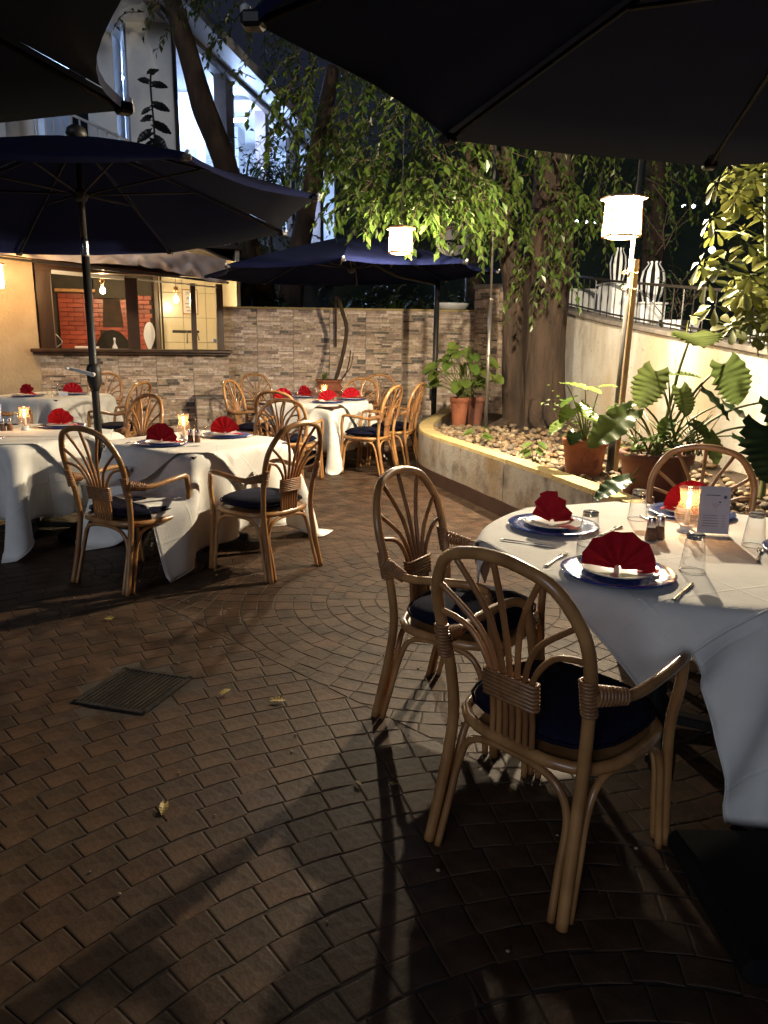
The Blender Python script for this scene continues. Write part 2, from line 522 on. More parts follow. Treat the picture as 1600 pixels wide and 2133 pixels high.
SEAM_P, SEAM_N = (0.27, 2.52), (0.692, 0.722)
SD = SEAM_N[0] * SEAM_P[0] + SEAM_N[1] * SEAM_P[1]
FANS = [(0.35, 4.15), (-2.25, 4.5), (2.9, 3.6), (-1.0, 6.5), (1.6, 6.5), (-3.7, 6.7), (0.35, 8.8), (-2.3, 8.9),
        (-4.9, 8.9), (-1.0, 11.1), (-3.6, 11.2), (1.6, 10.9), (-4.8, 4.4), (-6.3, 6.7)]
PAVE = []          # (polygon, centre)
GRATE = [(-1.285, 2.835), (-1.175, 3.165), (-0.855, 3.075), (-0.955, 2.745)]
def in_grate(p):
    s = None
    for i in range(4):
        a, b = GRATE[i], GRATE[(i + 1) % 4]
        c = (b[0] - a[0]) * (p[1] - a[1]) - (b[1] - a[1]) * (p[0] - a[0])
        if s is None: s = c > 0
        elif s != (c > 0): return False
    return True

def fan(c, planes, rmax, h, plen, rmin=0.0):
    g = 0.0019
    k = 0; r = rmin
    while r < rmax:
        hh = h * (0.95 + 0.1 * random.random())
        r1 = r + hh; rm = (r + r1) / 2
        n = max(5, int(round(2 * pi * rm / plen)))
        off = (0.5 if k % 2 else 0.0) + 0.12 * random.random()
        for i in range(n):
            a0 = 2 * pi * (i + off) / n + 0.10 * (1 if i else 0) / n; a1 = 2 * pi * (i + 1 + off) / n + 0.10 / n
            am = (a0 + a1) / 2
            cx, cyy = c[0] + rm * cos(am), c[1] + rm * sin(am)
            if not (-6.2 < cx < 3.0 and 0.2 < cyy < 11.9): continue
            da = g / max(rm, 0.05)
            wob = [rnd(-0.007, 0.004) for _ in range(4)]
            outer = [(c[0] + (r1 - g + wob[0 if t < .5 else 1]) * cos(a), c[1] + (r1 - g + wob[0 if t < .5 else 1]) * sin(a))
                     for t in (0, 0.5, 1) for a in [a0 + da + t * (a1 - a0 - 2 * da)]]
            inner = [(c[0] + (r + g + wob[2 if t < .5 else 3]) * cos(a), c[1] + (r + g + wob[2 if t < .5 else 3]) * sin(a))
                     for t in (1, 0.5, 0) for a in [a0 + da + t * (a1 - a0 - 2 * da)]]
            poly = outer + inner
            for (nn, dd) in planes:
                poly = clip(poly, nn, dd - g)
                if len(poly) < 3: break
            if len(poly) < 3 or abs(area2(poly)) < 0.0012: continue
            PAVE.append(poly)
        r = r1; k += 1

fan((0.62, 0.45), [(SEAM_N, SD)], 6.5, 0.103, 0.132)
for c in FANS:
    pl = [((-SEAM_N[0], -SEAM_N[1]), -SD)]
    for o in FANS:
        if o is c: continue
        nx, ny = o[0] - c[0], o[1] - c[1]; l = sqrt(nx * nx + ny * ny); nx /= l; ny /= l
        mx, my = (o[0] + c[0]) / 2, (o[1] + c[1]) / 2
        pl.append(((nx, ny), nx * mx + ny * my))
    fan(c, pl, 2.6, 0.098, 0.126)

def paver_geo(mb, poly, origin=(0, 0)):
    if area2(poly) < 0: poly = poly[::-1]
    cx = sum(p[0] for p in poly) / len(poly); cyy = sum(p[1] for p in poly) / len(poly)
    size = sqrt(abs(area2(poly)))
    zt = rnd(-0.0005, 0.0004); tx, ty = rnd(-.003, .003), rnd(-.003, .003)
    v = noise.noise(Vector((cx * 0.7, cyy * 0.7, 0)))
    b = 1.0 + 0.22 * rnd(-1, 1) + 0.28 * v
    red = rnd(0, 1)
    col = (0.054 * b, (0.029 + 0.005 * (1 - red)) * b, (0.017 + 0.005 * (1 - red)) * b)
    n = len(poly); s1 = 1 - 0.003 / size; s2 = 1 - 0.010 / size
    V = []
    for s, z in ((1.0, -0.0026), (s1, zt - 0.0007), (s2, zt)):
        for p in poly:
            x, y = cx + (p[0] - cx) * s, cyy + (p[1] - cyy) * s
            V.append((x - origin[0], y - origin[1], z + (x - cx) * tx + (y - cyy) * ty))
    F = []
    for k in range(2):
        for i in range(n):
            j = (i + 1) % n
            F.append((k * n + i, k * n + j, (k + 1) * n + j, (k + 1) * n + i))
    F.append(tuple(2 * n + i for i in range(n)))
    mb.add(V, F, col, smooth=False)

def cam_px(p):
    q = cam.matrix_world.inverted() @ Vector(p)
    if q.z > -0.1: return None
    return (0.5 + q.x / -q.z * 1550 / 1600, 0.5 - q.y / -q.z * 1550 / 2133)

paving = tag(link('paving', None), kind='structure')
near, far = [], []
for poly in PAVE:
    cx = sum(p[0] for p in poly) / len(poly); cyy = sum(p[1] for p in poly) / len(poly)
    if in_grate((cx, cyy)) or sum(in_grate(p) for p in poly) >= 2: continue
    # not under the planter
    q = cam_px((cx, cyy, 0))
    vis = q is not None and 0 < q[0] < 1 and 0 < q[1] < 1 and not (cx > 0.75 and cyy < 2.2)
    (near if vis else far).append((cx * cx + cyy * cyy, poly, cx, cyy))
near.sort(key=lambda t: t[0])
for d, poly, cx, cyy in near[:300]:
    mb = MB(); paver_geo(mb, poly, (cx, cyy))
    mb.build('paver', M['paver'], paving, (cx, cyy, 0))
mb = MB()
for d, poly, cx, cyy in near[300:] + far:
    if cyy > 0.9 or d < 4: paver_geo(mb, poly)
tag(mb.build('pavers_beyond', M['paver'], paving), kind='stuff')

# drain grate set in the paving
gr = thing('drain_grate', 'square black iron drain grate with parallel bars set in the paving', 'drain grate',
           (-1.068, 2.955, -0.004), atan2(0.09 + 0.0, -0.32))
ga, gb = Vector((GRATE[0][0] - GRATE[3][0], GRATE[0][1] - GRATE[3][1], 0)), Vector((GRATE[1][0] - GRATE[0][0], GRATE[1][1] - GRATE[0][1], 0))
gr.rotation_euler = (0, 0, 0)
A_, B_ = ga / 2, gb / 2
fr = MB()
for s in (-1, 1):
    fr.add(*bar(A_ * s * 0.97 - B_, A_ * s * 0.97 + B_, 0.018, 0.02), smooth=False)
    fr.add(*bar(B_ * s * 0.97 - A_, B_ * s * 0.97 + A_, 0.018, 0.02), smooth=False)
fr.build('frame', M['iron'], gr)
for i in range(16):
    t = -0.9 + 1.8 * i / 15
    sub('bar', gr, M['iron'], bar(A_ * t - B_ * 0.94, A_ * t + B_ * 0.94, 0.0105, 0.016))

# ------------------------------------------------------------------ stone tile walls
TW, TH = 0.53, 0.318
PAL = [(0.50, 0.37, 0.29), (0.57, 0.455, 0.37), (0.41, 0.295, 0.23), (0.62, 0.51, 0.43), (0.29, 0.21, 0.17),
       (0.11, 0.09, 0.08), (0.43, 0.33, 0.23), (0.16, 0.135, 0.115)]
def tile_mesh(seed, w, h):
    rs = random.Random(seed); mb = MB()
    mb.add(*boxm((w / 2, 0.006, h / 2), (w - 0.004, 0.012, h - 0.004)), col=(0.46, 0.39, 0.30), smooth=False)
    z = 0.003
    while z < h - 0.012:
        rh = min(rs.choice((0.022, 0.027, 0.033, 0.040, 0.048)), h - 0.003 - z)
        if h - 0.003 - z - rh < 0.02: rh = h - 0.003 - z
        x = 0.003
        while x < w - 0.01:
            rw = min(rs.uniform(0.06, 0.21), w - 0.003 - x)
            if w - 0.003 - x - rw < 0.05: rw = w - 0.003 - x
            dpt = rs.uniform(0.002, 0.014)
            c = rs.choices(PAL, (5, 5, 4, 3.5, 2.4, 1.0, 4, 1.6))[0]; b = rs.uniform(0.85, 1.15)
            col = (c[0] * b, c[1] * b, c[2] * b)
            sk = rs.choice((0, 0, 0.012, -0.012)) if rw > 0.09 else 0
            x0, x1, z0, z1 = x + 0.0015, x + rw - 0.0015, z + 0.0015, z + rh - 0.0015
            o = rs.uniform(-0.003, 0.003)
            back = [(x0, 0, z0), (x1, 0, z0), (x1, 0, z1), (x0, 0, z1)]
            e = 0.002
            fro = [(x0 + e, -dpt, z0 + e), (x1 - e - max(0, sk), -dpt - o, z0 + e), (x1 - e + min(0, sk), -dpt - o, z1 - e), (x0 + e, -dpt, z1 - e)]
            mb.add(back + fro, [(0, 1, 5, 4), (1, 2, 6, 5), (2, 3, 7, 6), (3, 0, 4, 7), (4, 5, 6, 7)], col, smooth=False)
            x += rw
        z += rh
    return mb.mesh('tile', M['tile'])
TILES = [tile_mesh(100 + i, TW, TH) for i in range(7)]

def tiled_face(parent, a, b, z0, z1, tw=TW, th=TH):
    """Cover the upright face from a to b (seen from its right-hand side) with tiles scaled to fit."""
    a, b = Vector((a[0], a[1], 0)), Vector((b[0], b[1], 0)); d = b - a; L = d.length
    nx = max(1, round(L / tw)); nz = max(1, round((z1 - z0) / th))
    ang = atan2(d.y, d.x); prev = None
    for k in range(nz):
        for i in range(nx):
            me = random.choice([t for t in TILES if t is not prev]); prev = me
            o = link('tile', me, parent)
            o.location = a + d * (i / nx) + Vector((0, 0, z0 + (z1 - z0) * k / nz))
            o.rotation_euler = (0, 0, ang); o.scale = (L / nx / TW, 1, (z1 - z0) / nz / TH)

tw_ = thing('tiled_wall', 'long low garden wall clad in brown split-stone tiles behind the far table', 'wall')
sub('core', tw_, M['grout'], boxm((-0.60, 11.98, 0.95), (3.94, 0.30, 1.90)))
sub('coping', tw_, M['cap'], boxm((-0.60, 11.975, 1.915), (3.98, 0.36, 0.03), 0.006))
tiled_face(tw_, (-2.56, 11.815), (1.36, 11.815), 0, 1.90)
rw_ = thing('return_wall', 'taller tile-clad wall turning the corner behind the big tree', 'wall')
d_ = (Vector((2.35, 10.95, 0)) - Vector((1.34, 11.84, 0))); n_ = Vector((-d_.y, d_.x, 0)).normalized()
pa, pb = Vector((1.34, 11.84, 0)), Vector((2.35, 10.95, 0))
mb = MB()
off = -0.0
q = [pa + n_ * 0.02, pb + n_ * 0.02, pb + n_ * 0.3, pa + n_ * 0.3]
mb.add([(p.x, p.y, z) for z in (0, 2.24) for p in q], [(0, 1, 5, 4), (1, 2, 6, 5), (2, 3, 7, 6), (3, 0, 4, 7), (4, 5, 6, 7)], smooth=False)
mb.build('core', M['grout'], rw_)
tiled_face(rw_, (1.34, 11.84), (2.35, 10.95), 0, 2.24)
sub('coping', rw_, M['coping'], bar(pa + n_ * 0.14 + Vector((0, 0, 2.27)), pb + n_ * 0.14 + Vector((0, 0, 2.27)), 0.36, 0.06))

# ------------------------------------------------------------------ retaining wall with railing on the right
RW = [(2.33, 10.96, 1.93), (2.62, 9.2, 1.70), (3.02, 7.0, 1.47), (3.22, 6.0, 1.37), (3.75, 3.6, 1.12)]
rt = thing('retaining_wall', 'stained white plaster retaining wall stepping down along the planter', 'wall')
mb = MB()
for i in range(len(RW) - 1):
    a, b = RW[i], RW[i + 1]
    n = Vector((b[1] - a[1], -(b[0] - a[0]), 0)).normalized() * -0.22
    V = [(a[0], a[1], 0), (b[0], b[1], 0), (b[0] + n.x, b[1] + n.y, 0), (a[0] + n.x, a[1] + n.y, 0),
         (a[0], a[1], a[2]), (b[0], b[1], b[2]), (b[0] + n.x, b[1] + n.y, b[2]), (a[0] + n.x, a[1] + n.y, a[2])]
    mb.add(V, [(0, 1, 5, 4), (2, 3, 7, 6), (4, 5, 6, 7)] + ([(3, 0, 4, 7)] if i == 0 else []) + ([(1, 2, 6, 5)] if i == len(RW) - 2 else []), smooth=False)
mb.build('wall_face', M['plaster'], rt)
cp = [Vector((p[0] + 0.09, p[1], p[2] + 0.03)) for p in RW]
mb = MB()
for i in range(len(cp) - 1):
    mb.add(*bar(cp[i], cp[i + 1], 0.30, 0.05, 0.008), smooth=False)
mb.build('coping', M['coping'], rt)

rl = thing('iron_railing', 'black wrought iron railing on top of the white retaining wall', 'railing')
def along(t, dz=0.0):
    """Point at arc length t on the wall top."""
    acc = 0
    for i in range(len(RW) - 1):
        a, b = Vector(RW[i]), Vector(RW[i + 1]); l = (b - a).length
        if t <= acc + l or i == len(RW) - 2:
            p = a.lerp(b, (t - acc) / l); return Vector((p.x + 0.09, p.y, p.z + 0.055 + dz))
        acc += l
for nm, dz, rr in (('top_rail', 0.43, 0.020), ('bottom_rail', 0.05, 0.014)):
    mb = MB()
    for i in range(len(RW) - 1):
        a, b = Vector(RW[i]), Vector(RW[i + 1])
        mb.add(*bar((a.x + 0.09, a.y, a.z + 0.055 + dz), (b.x + 0.09, b.y, b.z + 0.055 + dz), rr * 2.2, rr * 1.3), smooth=False)
    mb.build(nm, M['iron'], rl)
bz = MB()
P_, R_ = [], []
for i in range(15):
    z = 0.0 + 0.42 * i / 14; P_.append((0, 0, z)); R_.append(0.0062 if i not in (6, 7, 8) else (0.010 if i == 7 else 0.009))
bz.add(*tube(P_, R_, 4), smooth=False)
bal = bz.mesh('baluster', M['iron'])
t = 0.12
while t < 7.4:
    o = link('baluster', bal, rl); o.location = along(t); o.rotation_euler = (0, 0, t * 3)
    t += 0.185

# terrace behind the railing
mb = MB()
mb.add([(2.62, 11.4, 1.42), (3.0, 9.0, 1.42), (3.9, 3.6, 0.9), (12, 3.6, 0.9), (12, 14, 1.42), (2.6, 14, 1.42)], [(0, 1, 2, 3, 4, 5)], smooth=False)
mb.add([(2.56, 14, 1.42), (2.56, 11.4, 1.42), (2.56, 11.4, -0.02), (2.56, 14, -0.02)], [(0, 1, 2, 3)], smooth=False)
tag(mb.build('terrace', M['coping']), kind='structure')

# ------------------------------------------------------------------ curved planter
PL = [(1.02, 11.75), (0.72, 10.4), (0.50, 9.45), (0.40, 8.85), (0.395, 8.25), (0.52, 7.72), (0.76, 7.05), (1.02, 6.30), (1.25, 5.6), (1.47, 4.85),
      (1.66, 4.25), (1.92, 3.75), (2.35, 3.4), (3.0, 3.2), (3.85, 3.1)]
plc = [Vector((p[0], p[1], 0)) for p in PL]
pc = crom(plc, 5)
def offset_poly(pts, d):
    out = []
    for i in range(len(pts)):
        t = (pts[min(i + 1, len(pts) - 1)] - pts[max(i - 1, 0)]).normalized()
        out.append(pts[i] + Vector((-t.y, t.x, 0)) * d)
    return out
inner = offset_poly(pc, 0.17)
band_o = offset_poly(pc, -0.012)
planter = thing('planter', 'curved raised planter bed with stained plaster kerb wall and a top tinted lamplit yellow', 'planter')
PZ = 0.50
cuts = [0, 16, 21, 26, 35, 44, 52, 60, len(pc) - 1]
for ci in range(len(cuts) - 1):
    i0, i1 = cuts[ci], cuts[ci + 1]
    mb = MB(); ct = MB()
    for (mbx, z0, z1) in ((mb, 0.13, PZ - 0.03), (ct, PZ - 0.03, PZ)):
        V = []; F = []
        n = i1 - i0 + 1
        jz = rnd(-0.004, 0.004) if mbx is ct else 0
        for i in range(i0, i1 + 1):
            o, n_i = pc[i], inner[i]
            sh = Vector((0, 0, 0))
            if i == i0 and i0: sh = (pc[i + 1] - pc[i]).normalized() * 0.006
            if i == i1 and i1 < len(pc) - 1: sh = (pc[i - 1] - pc[i]).normalized() * 0.006
            wob = 0.006 * noise.noise(Vector((i * 0.9, z1, 0)))
            e = 0.008 if mbx is ct else 0
            od = (o - n_i).normalized()
            for (p, z) in ((o + od * wob, z0), (o - od * e + od * wob, z1 + jz), (n_i, z1 + jz), (n_i, z0)):
                V.append((p.x + sh.x, p.y + sh.y, z))
        for i in range(n - 1):
            for k in range(4):
                l = (k + 1) % 4
                F.append((i * 4 + k, (i + 1) * 4 + k, (i + 1) * 4 + l, i * 4 + l))
        F.append((0, 1, 2, 3)); F.append(tuple((n - 1) * 4 + k for k in (3, 2, 1, 0)))
        mbx.add(V, F, smooth=False)
    k = mb.build('wall_segment', M['plaster_low'], planter)
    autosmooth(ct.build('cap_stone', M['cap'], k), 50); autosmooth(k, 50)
V = []; F = []
for i in range(len(pc)):
    for (p, z) in ((band_o[i], 0.0), (band_o[i], 0.135), (inner[i], 0.135)):
        V.append((p.x, p.y, z - 0.002))
for i in range(len(pc) - 1):
    for k in range(2): F.append((i * 3 + k, (i + 1) * 3 + k, (i + 1) * 3 + k + 1, i * 3 + k + 1))
sub('plinth', planter, M['brown_paint'], (V, F))
# soil bed
V = [(p.x, p.y, 0.39) for p in inner] + [(3.7, 3.6, 0.39), (3.2, 6.0, 0.39), (3.0, 7.0, 0.39), (2.6, 9.2, 0.39), (2.32, 10.9, 0.39), (1.4, 11.7, 0.39)]
bm = bmesh.new()
vs = [bm.verts.new(v) for v in V]; bm.faces.new(vs)
bmesh.ops.triangulate(bm, faces=bm.faces[:])
me = bpy.data.meshes.new('soil'); bm.to_mesh(me); bm.free(); me.materials.append(M['soil'])
link('soil_bed', me, planter)

# ------------------------------------------------------------------ rattan armchair (faces +Y, origin on the floor under the seat)
def build_chair():
    t = thing('rattan_chair', 'x', 'chair')
    A = lambda s: [(s * 0.240, -0.285, 0.0), (s * 0.228, -0.245, 0.20), (s * 0.222, -0.215, 0.40), (s * 0.232, -0.225, 0.56),
                   (s * 0.246, -0.255, 0.70), (s * 0.238, -0.288, 0.82), (s * 0.175, -0.325, 0.925), (s * 0.085, -0.342, 0.963)]
    left, right = A(-1), A(1)
    path = crom(left + [(0, -0.346, 0.972)] + right[::-1], 5)
    fr = MB(); fr.add(*tube(path, 0.0172, 10)); fr.build('back_frame', M['rattan'], t)
    # fan of spindles: together low down, spreading above the binding
    arch = [p for p in path if p.z > 0.66]
    ends = [0.075, 0.17, 0.315, 0.5, 0.685, 0.83, 0.925]
    for k in range(7):
        x0 = (k - 3) * 0.0225
        e = arch[int(round(ends[k] * (len(arch) - 1)))]
        m1 = (x0 * 1.05, -0.245, 0.62)
        fx = x0 * 1.25 + (e.x - x0) * (0.22 if abs(k - 3) < 3 else 0.30)
        fz = 0.62 + (e.z - 0.62) * (0.52 if abs(k - 3) < 3 else 0.74)
        m2 = (fx, -0.245 + (e.y + 0.245) * 0.45, fz)
        mb = MB()
        mb.add(*tube(crom([(x0, -0.222, 0.415), (x0, -0.226, 0.50), m1, m2, (e.x * 0.98, e.y, e.z - 0.004)], 4), 0.0089, 8))
        mb.build('spindle', M['rattan_inner'], t)
    # woven binding round the spindles
    mb = MB()
    for i in range(7):
        z = 0.545 + i * 0.0118
        y = -0.232 - (z - 0.5) * 0.09
        ring = [(-0.083, y - 0.013, z), (0.0, y - 0.0135, z), (0.083, y - 0.013, z), (0.088, y, z), (0.083, y + 0.013, z), (0, y + 0.0135, z), (-0.083, y + 0.013, z), (-0.088, y, z)]
        mb.add(*tube(ring, 0.0060, 5, closed=True))
    mb.add(*boxm((0, -0.2475, 0.58), (0.012, 0.006, 0.088), 0.002))
    mb.build('binding', M['wrap'], t)
    # seat ring and apron
    sq = []
    for i in range(28):
        a = 2 * pi * i / 28
        ca, sa = cos(a), sin(a)
        r = 1 / ((abs(ca) ** 3.2 + abs(sa) ** 3.2) ** (1 / 3.2))
        sq.append((0.252 * r * ca, 0.01 + 0.232 * r * sa, 0.405))
    mb = MB(); mb.add(*tube(sq, 0.018, 8, closed=True)); mb.build('seat_ring', M['rattan'], t)
    V, F = [], []
    for s in sq: V.append((s[0] * .97, s[1] * .97, 0.412))
    sub('seat_panel', t, M['rattan_inner'], (V, [tuple(range(28))]))
    for s in (-1, 1):
        mb = MB()
        mb.add(*tube(crom([(s * 0.246, -0.250, 0.655), (s * 0.268, -0.20, 0.635), (s * 0.292, -0.10, 0.632), (s * 0.300, 0.03, 0.648), (s * 0.292, 0.145, 0.655),
                           (s * 0.270, 0.20, 0.635)], 5), [0.0158] * 25 + [0.0125], 9))
        mb.build('arm', M['rattan'], t)
        mb = MB()
        mb.add(*tube(crom([(s * 0.272, 0.192, 0.632), (s * 0.262, 0.21, 0.54), (s * 0.243, 0.215, 0.40), (s * 0.245, 0.228, 0.2), (s * 0.252, 0.245, 0.0)], 4), 0.0165, 9))
        mb.build('front_leg', M['rattan'], t)
        # cane wrapping where arm meets back
        mb = MB()
        for i in range(10):
            z = 0.60 + i * 0.0105
            mb.add(*tube([(s * 0.241 + 0.0185 * cos(a) * 1.0, -0.240 - (z - 0.6) * 0.22 + 0.0185 * sin(a), z) for a in [2 * pi * j / 9 for j in range(9)]], 0.0053, 5, closed=True))
        for i in range(9):
            u = i / 8
            c = Vector((s * 0.246, -0.25, 0.655)).lerp(Vector((s * 0.281, -0.145, 0.632)), 0.15 + u * 0.85)
            rr = 0.0225 - 0.006 * u
            d = Vector((s * 0.034, 0.1, -0.02)).normalized(); e1 = d.cross(Vector((0, 0, 1))).normalized(); e2 = d.cross(e1)
            mb.add(*tube([c + e1 * rr * cos(a) + e2 * rr * 1.15 * sin(a) for a in [2 * pi * j / 9 for j in range(9)]], 0.0053, 5, closed=True))
        mb.build('wrapping', M['wrap'], t)
    # bent braces doubling every leg and carrying the seat
    foot = {'bl': Vector((-0.240, -0.285, 0)), 'br': Vector((0.240, -0.285, 0)), 'fl': Vector((-0.252, 0.245, 0)), 'fr': Vector((0.252, 0.245, 0))}
    top = {'bl': Vector((-0.224, -0.218, 0.36)), 'br': Vector((0.224, -0.218, 0.36)), 'fl': Vector((-0.244, 0.216, 0.36)), 'fr': Vector((0.244, 0.216, 0.36))}
    for a, b in (('bl', 'br'), ('fl', 'fr'), ('bl', 'fl'), ('br', 'fr')):
        fa, fb, ta, tb = foot[a], foot[b], top[a], top[b]
        ux = (fb - fa).normalized(); 
        ia = fa + ux * 0.035; ib = fb - ux * 0.035
        za = ta + ux * 0.035 - Vector((0, 0, 0.09)); zb = tb - ux * 0.035 - Vector((0, 0, 0.09))
        mid = (ta + tb) / 2
        l = (tb - ta).length
        pts = [ia, ia.lerp(za, 0.5), za, ta + ux * 0.075 + Vector((0, 0, -0.008)), ta.lerp(tb, 0.36) + Vector((0, 0, 0.018)), tb.lerp(ta, 0.36) + Vector((0, 0, 0.018)),
               tb - ux * 0.075 + Vector((0, 0, -0.008)), zb, ib.lerp(zb, 0.5), ib]
        mb = MB(); mb.add(*tube(crom(pts, 4), 0.0115, 8)); mb.build('brace', M['rattan'], t)
    # loose cushion
    V = []; F = []
    nr, ns = 7, 28
    for lv in range(9):
        ph = -pi / 2 + pi * lv / 8
        k = max(0.0, cos(ph)) ** 0.45
        z = 0.458 + 0.036 * (1 if sin(ph) > 0 else -1) * abs(sin(ph)) ** 0.8
        for i in range(ns):
            a = 2 * pi * i / ns
            ca, sa = cos(a), sin(a); r = 1 / ((abs(ca) ** 3.0 + abs(sa) ** 3.0) ** (1 / 3.0))
            V.append((0.238 * r * ca * k, 0.015 + 0.222 * r * sa * k, z + 0.010 * (1 - k)))
    for lv in range(8):
        for i in range(ns):
            j = (i + 1) % ns
            F.append((lv * ns + i, lv * ns + j, (lv + 1) * ns + j, (lv + 1) * ns + i))
    cu = MB(); cu.add(V, F); c = cu.build('cushion', M['navy_cushion'], t)
    mb = MB()
    mb.add(*tube([(0.244 / ((abs(cos(a)) ** 3 + abs(sin(a)) ** 3) ** (1 / 3)) * cos(a), 0.015 + 0.228 / ((abs(cos(a)) ** 3 + abs(sin(a)) ** 3) ** (1 / 3)) * sin(a), 0.458) for a in [2 * pi * i / 28 for i in range(28)]], 0.005, 5, closed=True))
    mb.build('piping', M['navy_cushion'], c)
    return t

GC = 'rattan armchairs around the dining tables'
# x, y, facing angle (deg), label
CH = [
 (0.526, 2.018, 43, 'nearest rattan armchair, its fan back towards the camera, dark navy cushion'),
 (0.345, 2.815, -32, 'rattan armchair at the left side of the nearest table, lit pale along its arch'),
 (1.50, 3.52, -118, 'rattan armchair behind the nearest table, only its arch showing before the pebbles'),
 (-1.560, 4.505, 60, 'rattan armchair left of the hanging cloth corner of the middle table'),
 (-0.793, 4.766, 145, 'rattan armchair right of the hanging cloth corner of the middle table'),
 (-1.00, 6.16, -112, 'rattan armchair on the far side of the middle table, arch above the right-hand armchair'),
 (-0.19, 8.42, 158, 'rattan armchair at the right side of the far table, nearer of the pair'),
 (0.09, 9.02, 162, 'rattan armchair at the right side of the far table, farther of the pair'),
 (-0.99, 7.78, 68, 'rattan armchair on the near side of the far table, its back to the middle table'),
 (-1.50, 8.72, -12, 'rattan armchair at the left end of the far table in front of the tiled wall'),
 (-1.62, 10.35, -45, 'small distant rattan armchair in the corner behind the far table'),
 (-0.42, 9.80, -108, 'rattan armchair on the far side of the far table beside the terracotta pot'),
 (-0.14, 10.55, -98, 'most distant rattan armchair, right of the terracotta pot against the tiled wall'),
 (-2.30, 6.38, -128, 'rattan armchair just right of the umbrella pole behind the left table'),
 (-3.08, 8.60, 168, 'rattan armchair at the right end of the back-left table'),
 (-3.88, 10.0, -100, 'shaded rattan armchair between the back-left table and the tiled counter'),
 (-4.28, 8.22, 75, 'rattan armchair cut by the left edge of the picture at the back-left table'),
]
chair0 = build_chair()
for i, (x, y, a, lab) in enumerate(CH):
    if i == 0:
        chair0.location = (x, y, 0); chair0.rotation_euler = (0, 0, radians(a - 90)); tag(chair0, lab, 'chair', GC)
    else:
        cc = copy_tree(chair0, (x, y, 0), radians(a - 90), lab, GC)
        if i > 2: cc.scale = (rnd(0.985, 1.015), rnd(0.985, 1.015), rnd(0.985, 1.012))

# ------------------------------------------------------------------ tables
# name: centre x, y, angle of one axis, half size, round?
TB = {
 'near':  (1.10, 2.74, 26, 0.72, True, 'round pedestal table under white cloths nearest the camera'),
 'mid':   (-1.36, 5.36, 57, 0.50, False, 'square table under white cloths in the middle of the courtyard'),
 'left':  (-2.72, 5.62, 62, 0.50, False, 'square table under white cloths cut by the left edge'),
 'back':  (-4.12, 9.32, 70, 0.52, False, 'square table under a white cloth by the stucco wall, back left'),
 'far':   (-0.84, 9.02, 65, 0.56, False, 'square table under white cloths in front of the tiled wall'),
}
def build_table(k):
    x, y, a, h, rd, lab = TB[k]
    t = thing('dining_table', lab, 'table', (x, y, 0), radians(a))
    if rd: sub('tabletop', t, M['dark_wood'], lathe([(h - 0.04, 0.708), (h - 0.025, 0.716), (h - 0.025, 0.728), (h - 0.04, 0.736)], 48))
    else: sub('tabletop', t, M['dark_wood'], boxm((0, 0, 0.722), (2 * h - 0.06, 2 * h - 0.06, 0.03), 0.006))
    sub('column', t, M['black_metal'], lathe([(0.05, 0.03), (0.04, 0.06), (0.04, 0.66), (0.07, 0.70), (0.07, 0.711)], 14))
    for q in range(4):
        an = pi / 4 + q * pi / 2
        sub('foot', t, M['black_metal'], bar((0.03 * cos(an), 0.03 * sin(an), 0.045), (0.34 * cos(an), 0.34 * sin(an), 0.022), 0.06, 0.04, 0.008))
    return t
for k in TB: build_table(k)

# ------------------------------------------------------------------ draping: a small position-based cloth solver
def slab_push(P, centre, ang, half, zc, hz, rd, th, power=2.0):
    """Push points out of a table-top like slab (round or square outline); returns new points and contact mask."""
    c, s = cos(-ang), sin(-ang)
    x = P[:, 0] - centre[0]; y = P[:, 1] - centre[1]
    lx, ly = c * x - s * y, s * x + c * y
    if rd:
        r = np.sqrt(lx * lx + ly * ly) + 1e-9
        d2 = r - half; gx, gy = lx / r, ly / r
    else:
        cr = 0.03
        qx, qy = np.abs(lx) - half + cr, np.abs(ly) - half + cr
        ox, oy = np.maximum(qx, 0), np.maximum(qy, 0)
        lo = np.sqrt(ox * ox + oy * oy) + 1e-9
        ins = np.minimum(np.maximum(qx, qy), 0)
        d2 = lo + ins - cr
        out = (qx > 0) | (qy > 0)
        gx = np.where(out, ox / lo, (qx > qy) * 1.0) * np.sign(lx)
        gy = np.where(out, oy / lo, (qx <= qy) * 1.0) * np.sign(ly)
    dz = P[:, 2] - zc; qz = np.abs(dz) - hz
    a, b = np.maximum(d2, 0), np.maximum(qz, 0)
    l = np.sqrt(a * a + b * b)
    sd = l + np.minimum(np.maximum(d2, qz), 0)
    hit = sd < th
    outside = l > 1e-7
    sideways = np.where(outside, a / np.maximum(l, 1e-9), ((d2 > qz) & (d2 > -0.05)) * 1.0)
    lift = np.where(outside, b / np.maximum(l, 1e-9), 1.0 - sideways) * np.where(dz >= 0, 1.0, -1.0)
    lift = np.where(~outside & (sideways < 0.5), 1.0, lift)
    push = np.where(hit, th - sd, 0.0)
    wx, wy = gx * sideways * push, gy * sideways * push
    Q = P.copy()
    Q[:, 0] += cos(ang) * wx - sin(ang) * wy
    Q[:, 1] += sin(ang) * wx + cos(ang) * wy
    Q[:, 2] += lift * push
    return Q, hit

def capsule_push(P, A, B, r):
    A, B = np.array(A), np.array(B); d = B - A
    t = np.clip(((P - A) @ d) / (d @ d), 0, 1)
    v = P - (A + t[:, None] * d); l = np.linalg.norm(v, axis=1) + 1e-9
    hit = l < r
    Q = P + np.where(hit, (r - l) / l, 0.0)[:, None] * v
    return Q, hit

